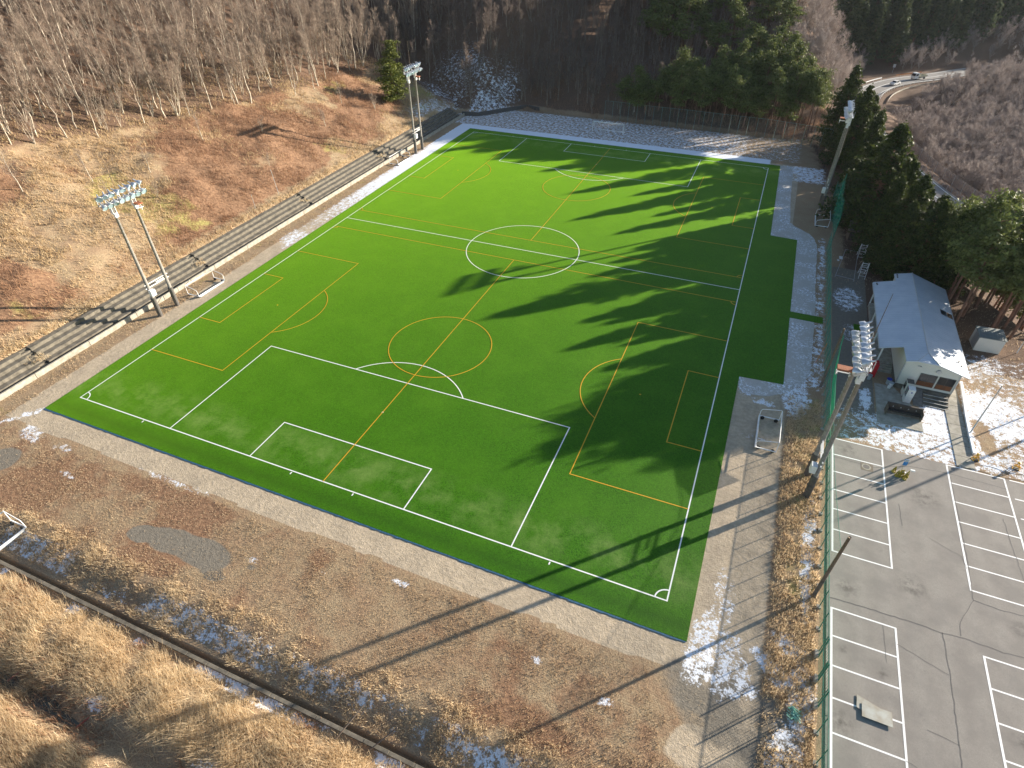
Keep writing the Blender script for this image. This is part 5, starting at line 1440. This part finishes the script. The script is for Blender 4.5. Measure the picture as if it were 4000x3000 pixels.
# --- purple-brown brush: the spur behind the pines, and the valley to the right
bc = []
for x, y in jgrid(62, 100, 146, 262, 3.6):
    if road_dist(x, y) < 7.5 or (x < 66 and y < 165): continue
    if x > float(np.interp(y, [150,205,262], [86,88,94])): continue
    bc.append((x, y))
for x, y in jgrid(76, 90, 132, 152, 3.8):
    if rd.random() < .5 and x > 82: bc.append((x, y))
for x, y in jgrid(96, 190, 95, 262, 4.1):
    if road_dist(x, y) < (9.5 if y < 205 else (12 if x < 115 else 6.8)): continue
    rx = float(np.interp(y, [97,119,143,157,180,205,224,237,249,260], [131,112,101.5,97.5,93,91.8,94,99,107,118]))
    if x < rx+8 and not (x > 116 and y > 235): continue
    if road_dist(x, y) < 6.5: continue
    if 100 < x < 116 and 205 < y < 236 and rd.random() < .75: continue
    bc.append((x, y))
for x, y in jgrid(106, 190, 256, 345, 4.6):
    if -166 < x-y < -112 and road_dist(x, y) > 7.5: bc.append((x, y))
bc = [(x, y) for x, y in bc if not (y > 196 and x < 128 and road_dist(x, y) < 15 and x > 93 and y < 262)]
bl_ = []
for x, y in bc:
    z = hz(x, y)
    if inview(x, y, z, .05) or inview(x, y, z+6, .05): bl_.append((x, y, z))
bl_.sort(key=lambda c: (c[0]-CAM.x)**2+(c[1]-CAM.y)**2)
brest = []
for i, (x, y, z) in enumerate(bl_):
    k = rd.randrange(4); s_ = rd.uniform(.85, 1.2); rz = rd.uniform(0, 6.28)
    if i < 300: put_tree("bare_shrub", BUSH[k], x, y, s_, rz,
                 "dense leafless purple-brown bush on the spur behind the pine wood" if y > 126 and x < 97 else "dense leafless purple-brown bush in the valley beside the road", "bush",
                 "bushes on the spur behind the pine wood" if y > 126 and x < 97 else "bushes in the valley beside the road", z=z, wide=s_*1.35)
    else: brest.append((x, y, z, k, s_, rz, True))
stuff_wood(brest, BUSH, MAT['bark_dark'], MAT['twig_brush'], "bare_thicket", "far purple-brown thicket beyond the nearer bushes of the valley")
# --- dark conifers beyond the road
fc = []
for x, y in jgrid(60, 240, 262, 420, 6.2):
    if road_dist(x, y) < 11: continue
    if y < 263+(x-118)*.35+ (8 if x < 105 else 0) and x < 200: continue
    if -162 < x-y < -118 and x < 185: continue
    z = hz(x, y)
    if inview(x, y, z, .03) or inview(x, y, z+15, .03): fc.append((x, y, z))
fc.sort(key=lambda c: (c[0]-CAM.x)**2+(c[1]-CAM.y)**2)
for x, y, z in fc[:240]:
    s_ = rd.uniform(.8, 1.25)
    put_tree("dark_conifer", FIR[rd.randrange(3)], x, y, s_, rd.uniform(0, 6), "tall dark conifer on the far hillside beyond the road", "conifer", "dark conifers on the far hillside beyond the road", z=z, wide=s_*1.15)

# ================================================================== GRASS
def blades(name, label, P, h0, h1, wd, lean, mat, seed, tuft=1, tr=.12, cat="grass", bend=None):
    rs = np.random.RandomState(seed)
    if tuft > 1: P = np.repeat(P, tuft, 0)+rs.normal(size=(len(P)*tuft, 2))*tr
    n = len(P); z = H(P[:, 0], P[:, 1])-.03
    big = fbm(P[:, 0], P[:, 1], 2.2, 41)
    h = (h0+(h1-h0)*rs.rand(n))*(.55+.9*big)
    az_ = rs.rand(n)*6.283; a2 = rs.rand(n)*6.283+0
    la = fbm(P[:, 0], P[:, 1], 9.0, 43)*9.0
    lx = np.cos(la)*lean*.4+np.cos(a2)*lean*.75; ly = np.sin(la)*lean*.4+np.sin(a2)*lean*.75
    B = np.stack([P[:, 0], P[:, 1], z], 1); wv = np.stack([np.cos(az_), np.sin(az_), np.zeros(n)], 1)*(wd*(.6+.8*rs.rand(n)))[:, None]*.5
    Tp = B+np.stack([lx*h, ly*h, h*np.sqrt(np.maximum(.15, 1-lx*lx-ly*ly))], 1)
    V = np.stack([B-wv, B+wv, Tp], 1).reshape(-1, 3); F = np.arange(3*n).reshape(-1, 3)
    tone = np.repeat(np.clip(rs.rand(n)*.65+.5*(fbm(P[:, 0], P[:, 1], 5, 44)-.25), 0, 1), 3)
    return tag(link_mesh(name, np_mesh(name, V, F, mat, {"tone": tone})), label, cat, kind="stuff")
rs = np.random.RandomState(5)
def scatter(n, x0, x1, y0_, y1, keep):
    P = np.stack([rs.uniform(x0, x1, n), rs.uniform(y0_, y1, n)], 1)
    a, b, c = fproj(P[:, 0], P[:, 1], H(P[:, 0], P[:, 1]))
    k = keep(P[:, 0], P[:, 1])*((np.abs(a) < .56) & (np.abs(b) < .435) & (c > 0))
    return P[rs.rand(n) < k]
# tall straw on both banks of the creek
def kf(x, y):
    w_ = np.abs(y+24.9) ; open_ = (w_ < .9+1.0*fbm(x, y, 4, 46)) & (x > 26) & (x < 50)
    k = np.clip((fbm(x, y, 1.3, 47)-.30)*4, .08, 1)*(y < -18.9)
    return np.where(open_, .04, k)
P = scatter(60000, 5, 66, -33, -18.8, kf)
blades("tall_dry_grass", "tall straw-coloured grass along both banks of the creek in the near left corner", P, .40, 1.0, .034, .80, MAT['straw'], 1, 7, .24)
P = scatter(9000, 5, 78, -33, -18.5, lambda x, y: np.where((y < -22.6) & (x < 34), .9, (fbm(x, y, 3, 48) > .60)*1.0))
blades("red_weeds", "reddish brown dead weeds between the straw by the creek", P, .4, .8, .05, .5, MAT['redbrush'], 2, 5, .2)
# short grass of the mown field and bank
def ks(x, y):
    k = np.clip(.25+(fbm(x, y, 1.6, 49)-.3)*1.6, 0, 1)
    k = k*sm(-5.6, -6.6, y+(fbm(x, y, 6, 4)-.5))*(y > -18)
    for a, b, c, d in ((27.6,-10.9,4.8,1.7),(22.4,-11.4,1.8,1.0),(1,-10.4,2.4,2.1),(74,-10.2,4.6,2.3),(74,-7,6,3)):
        k = np.where(((x-a)/c)**2+((y-b)/d)**2 < 1, k*.05, k)
    return np.where((y < -17.2), .15*k, k)*np.where((y < -13) , 1, .75)
P = scatter(105000, -8, 79.2, -18.2, -5.6, ks)
blades("short_dry_grass", "short brown winter grass covering the strip below the near goal line", P, .07, .20, .038, .45, MAT['shortgrass'], 3, 3, .10)
P = scatter(9000, 60, 79.3, -45, -12, lambda x, y: np.ones_like(x)*.8)
blades("short_dry_grass", "short brown winter grass at the bottom edge beside the net fence", P, .12, .34, .05, .5, MAT['shortgrass'], 4, 3, .12)
P = scatter(9000, 75.8, 79.3, -11, 31, lambda x, y: np.clip((fbm(x, y, 1.8, 50)-.30)*4, 0, 1))
blades("verge_grass", "clumpy yellow-brown grass between the nearest floodlight mast and the net fence", P, .18, .45, .055, .6, MAT['straw'], 5, 4, .10)
P = scatter(9000, -8.0, -4.9, -12, 98, lambda x, y: np.clip((fbm(x, y, 2.2, 51)-.30)*3, 0, 1))
blades("verge_grass", "low brown grass strip along the foot of the concrete wall", P, .10, .28, .05, .5, MAT['shortgrass'], 6, 3, .12)
P = scatter(9000, 8, 79, -17.5, -13.6, lambda x, y: np.clip((fbm(x, y, 1.5, 61)-.38)*4, 0, 1))
blades("bank_grass", "tufted yellowish grass on the bank between the mown strip and the channel wall", P, .2, .5, .04, .6, MAT['straw'], 14, 5, .12)
# hillside
def kh(x, y):
    xf_ = np.interp(y, [-60,29,44,65,95,128,150], [-47,-44,-40,-35.5,-32.5,-33,-26])
    return np.where((x < -12.45) & (y < 121), np.where(x > xf_-4, np.clip(.35+(fbm(x, y, 3.5, 52)-.4)*2.5, .1, 1), .22), 0)
P = scatter(52000, -60, -12.4, 0, 121, kh)
rp = fbm(P[:, 0], P[:, 1], 16, 11)
isr = (rp+rs.normal(size=len(P))*.04) > .505
blades("hillside_grass", "long golden grass covering the slope above the terraces", P[~isr], .25, .75, .09, .6, MAT['hillgrass'], 7, 4, .28)
blades("hillside_brush", "reddish brown low brush in wide patches on the slope above the terraces", P[isr], .30, .8, .06, .5, MAT['redbrush'], 8, 5, .30)
P = scatter(2600, -13.4, -12.3, -14, 112, lambda x, y: np.ones_like(x)*.9)
blades("terrace_edge_grass", "pale grass fringe overhanging the top terrace step", P, .35, .8, .06, .6, MAT['straw'], 9, 6, .15)
st_ = np.concatenate([np.stack([rs.uniform(-12.4,-9.2,26), np.full(26, s_)+rs.normal(size=26)*.5], 1) for s_ in (2.5,29.0,55.0,81.0)])
o = blades("stair_weeds", "dry weeds growing on the stairs of the concrete terraces", st_, .3, .6, .05, .6, MAT['straw'], 10, 9, .14)
o.location.z = 1.0
# undergrowth on the back slope
P = scatter(9000, -30, 82, 127, 150, lambda x, y: np.clip((fbm(x, y, 3, 53)-.35)*3, 0, 1)*(x > 4))
blades("undergrowth", "brown undergrowth beneath the trees behind the back fence", P, .4, 1.3, .05, .5, MAT['redbrush'], 11, 5, .4)
P = scatter(6000, 80, 112, 44, 100, lambda x, y: .5*np.ones_like(x)*((x > 94) | (y > 60)))
blades("undergrowth", "brown litter and dead grass under the cedars and pines right of the pitch", P, .1, .4, .06, .6, MAT['shortgrass'], 12, 3, .2)
P = scatter(4500, 93.6, 125, 27.5, 52, lambda x, y: np.clip((fbm(x, y, 2.5, 54)-.45)*3, 0, .8))
blades("snow_grass", "dead grass tufts poking through the snow right of the footpath", P, .1, .3, .05, .6, MAT['shortgrass'], 13, 3, .1)

# ================================================================== HAZE
hb = MB(); hb.box(-430, 470, -130, 770, -60, 160)
hm = D.materials.new('pale_air'); hm.use_nodes = True; t = hm.node_tree; t.nodes.remove(t.nodes["Principled BSDF"])
pv = t.nodes.new("ShaderNodeVolumePrincipled"); pv.inputs["Color"].default_value = (.80,.88,1,1); pv.inputs["Density"].default_value = HAZE; pv.inputs["Anisotropy"].default_value = .35
t.links.new(pv.outputs[0], t.nodes["Material Output"].inputs["Volume"])
tag(hb.build("haze", hm), kind="stuff")
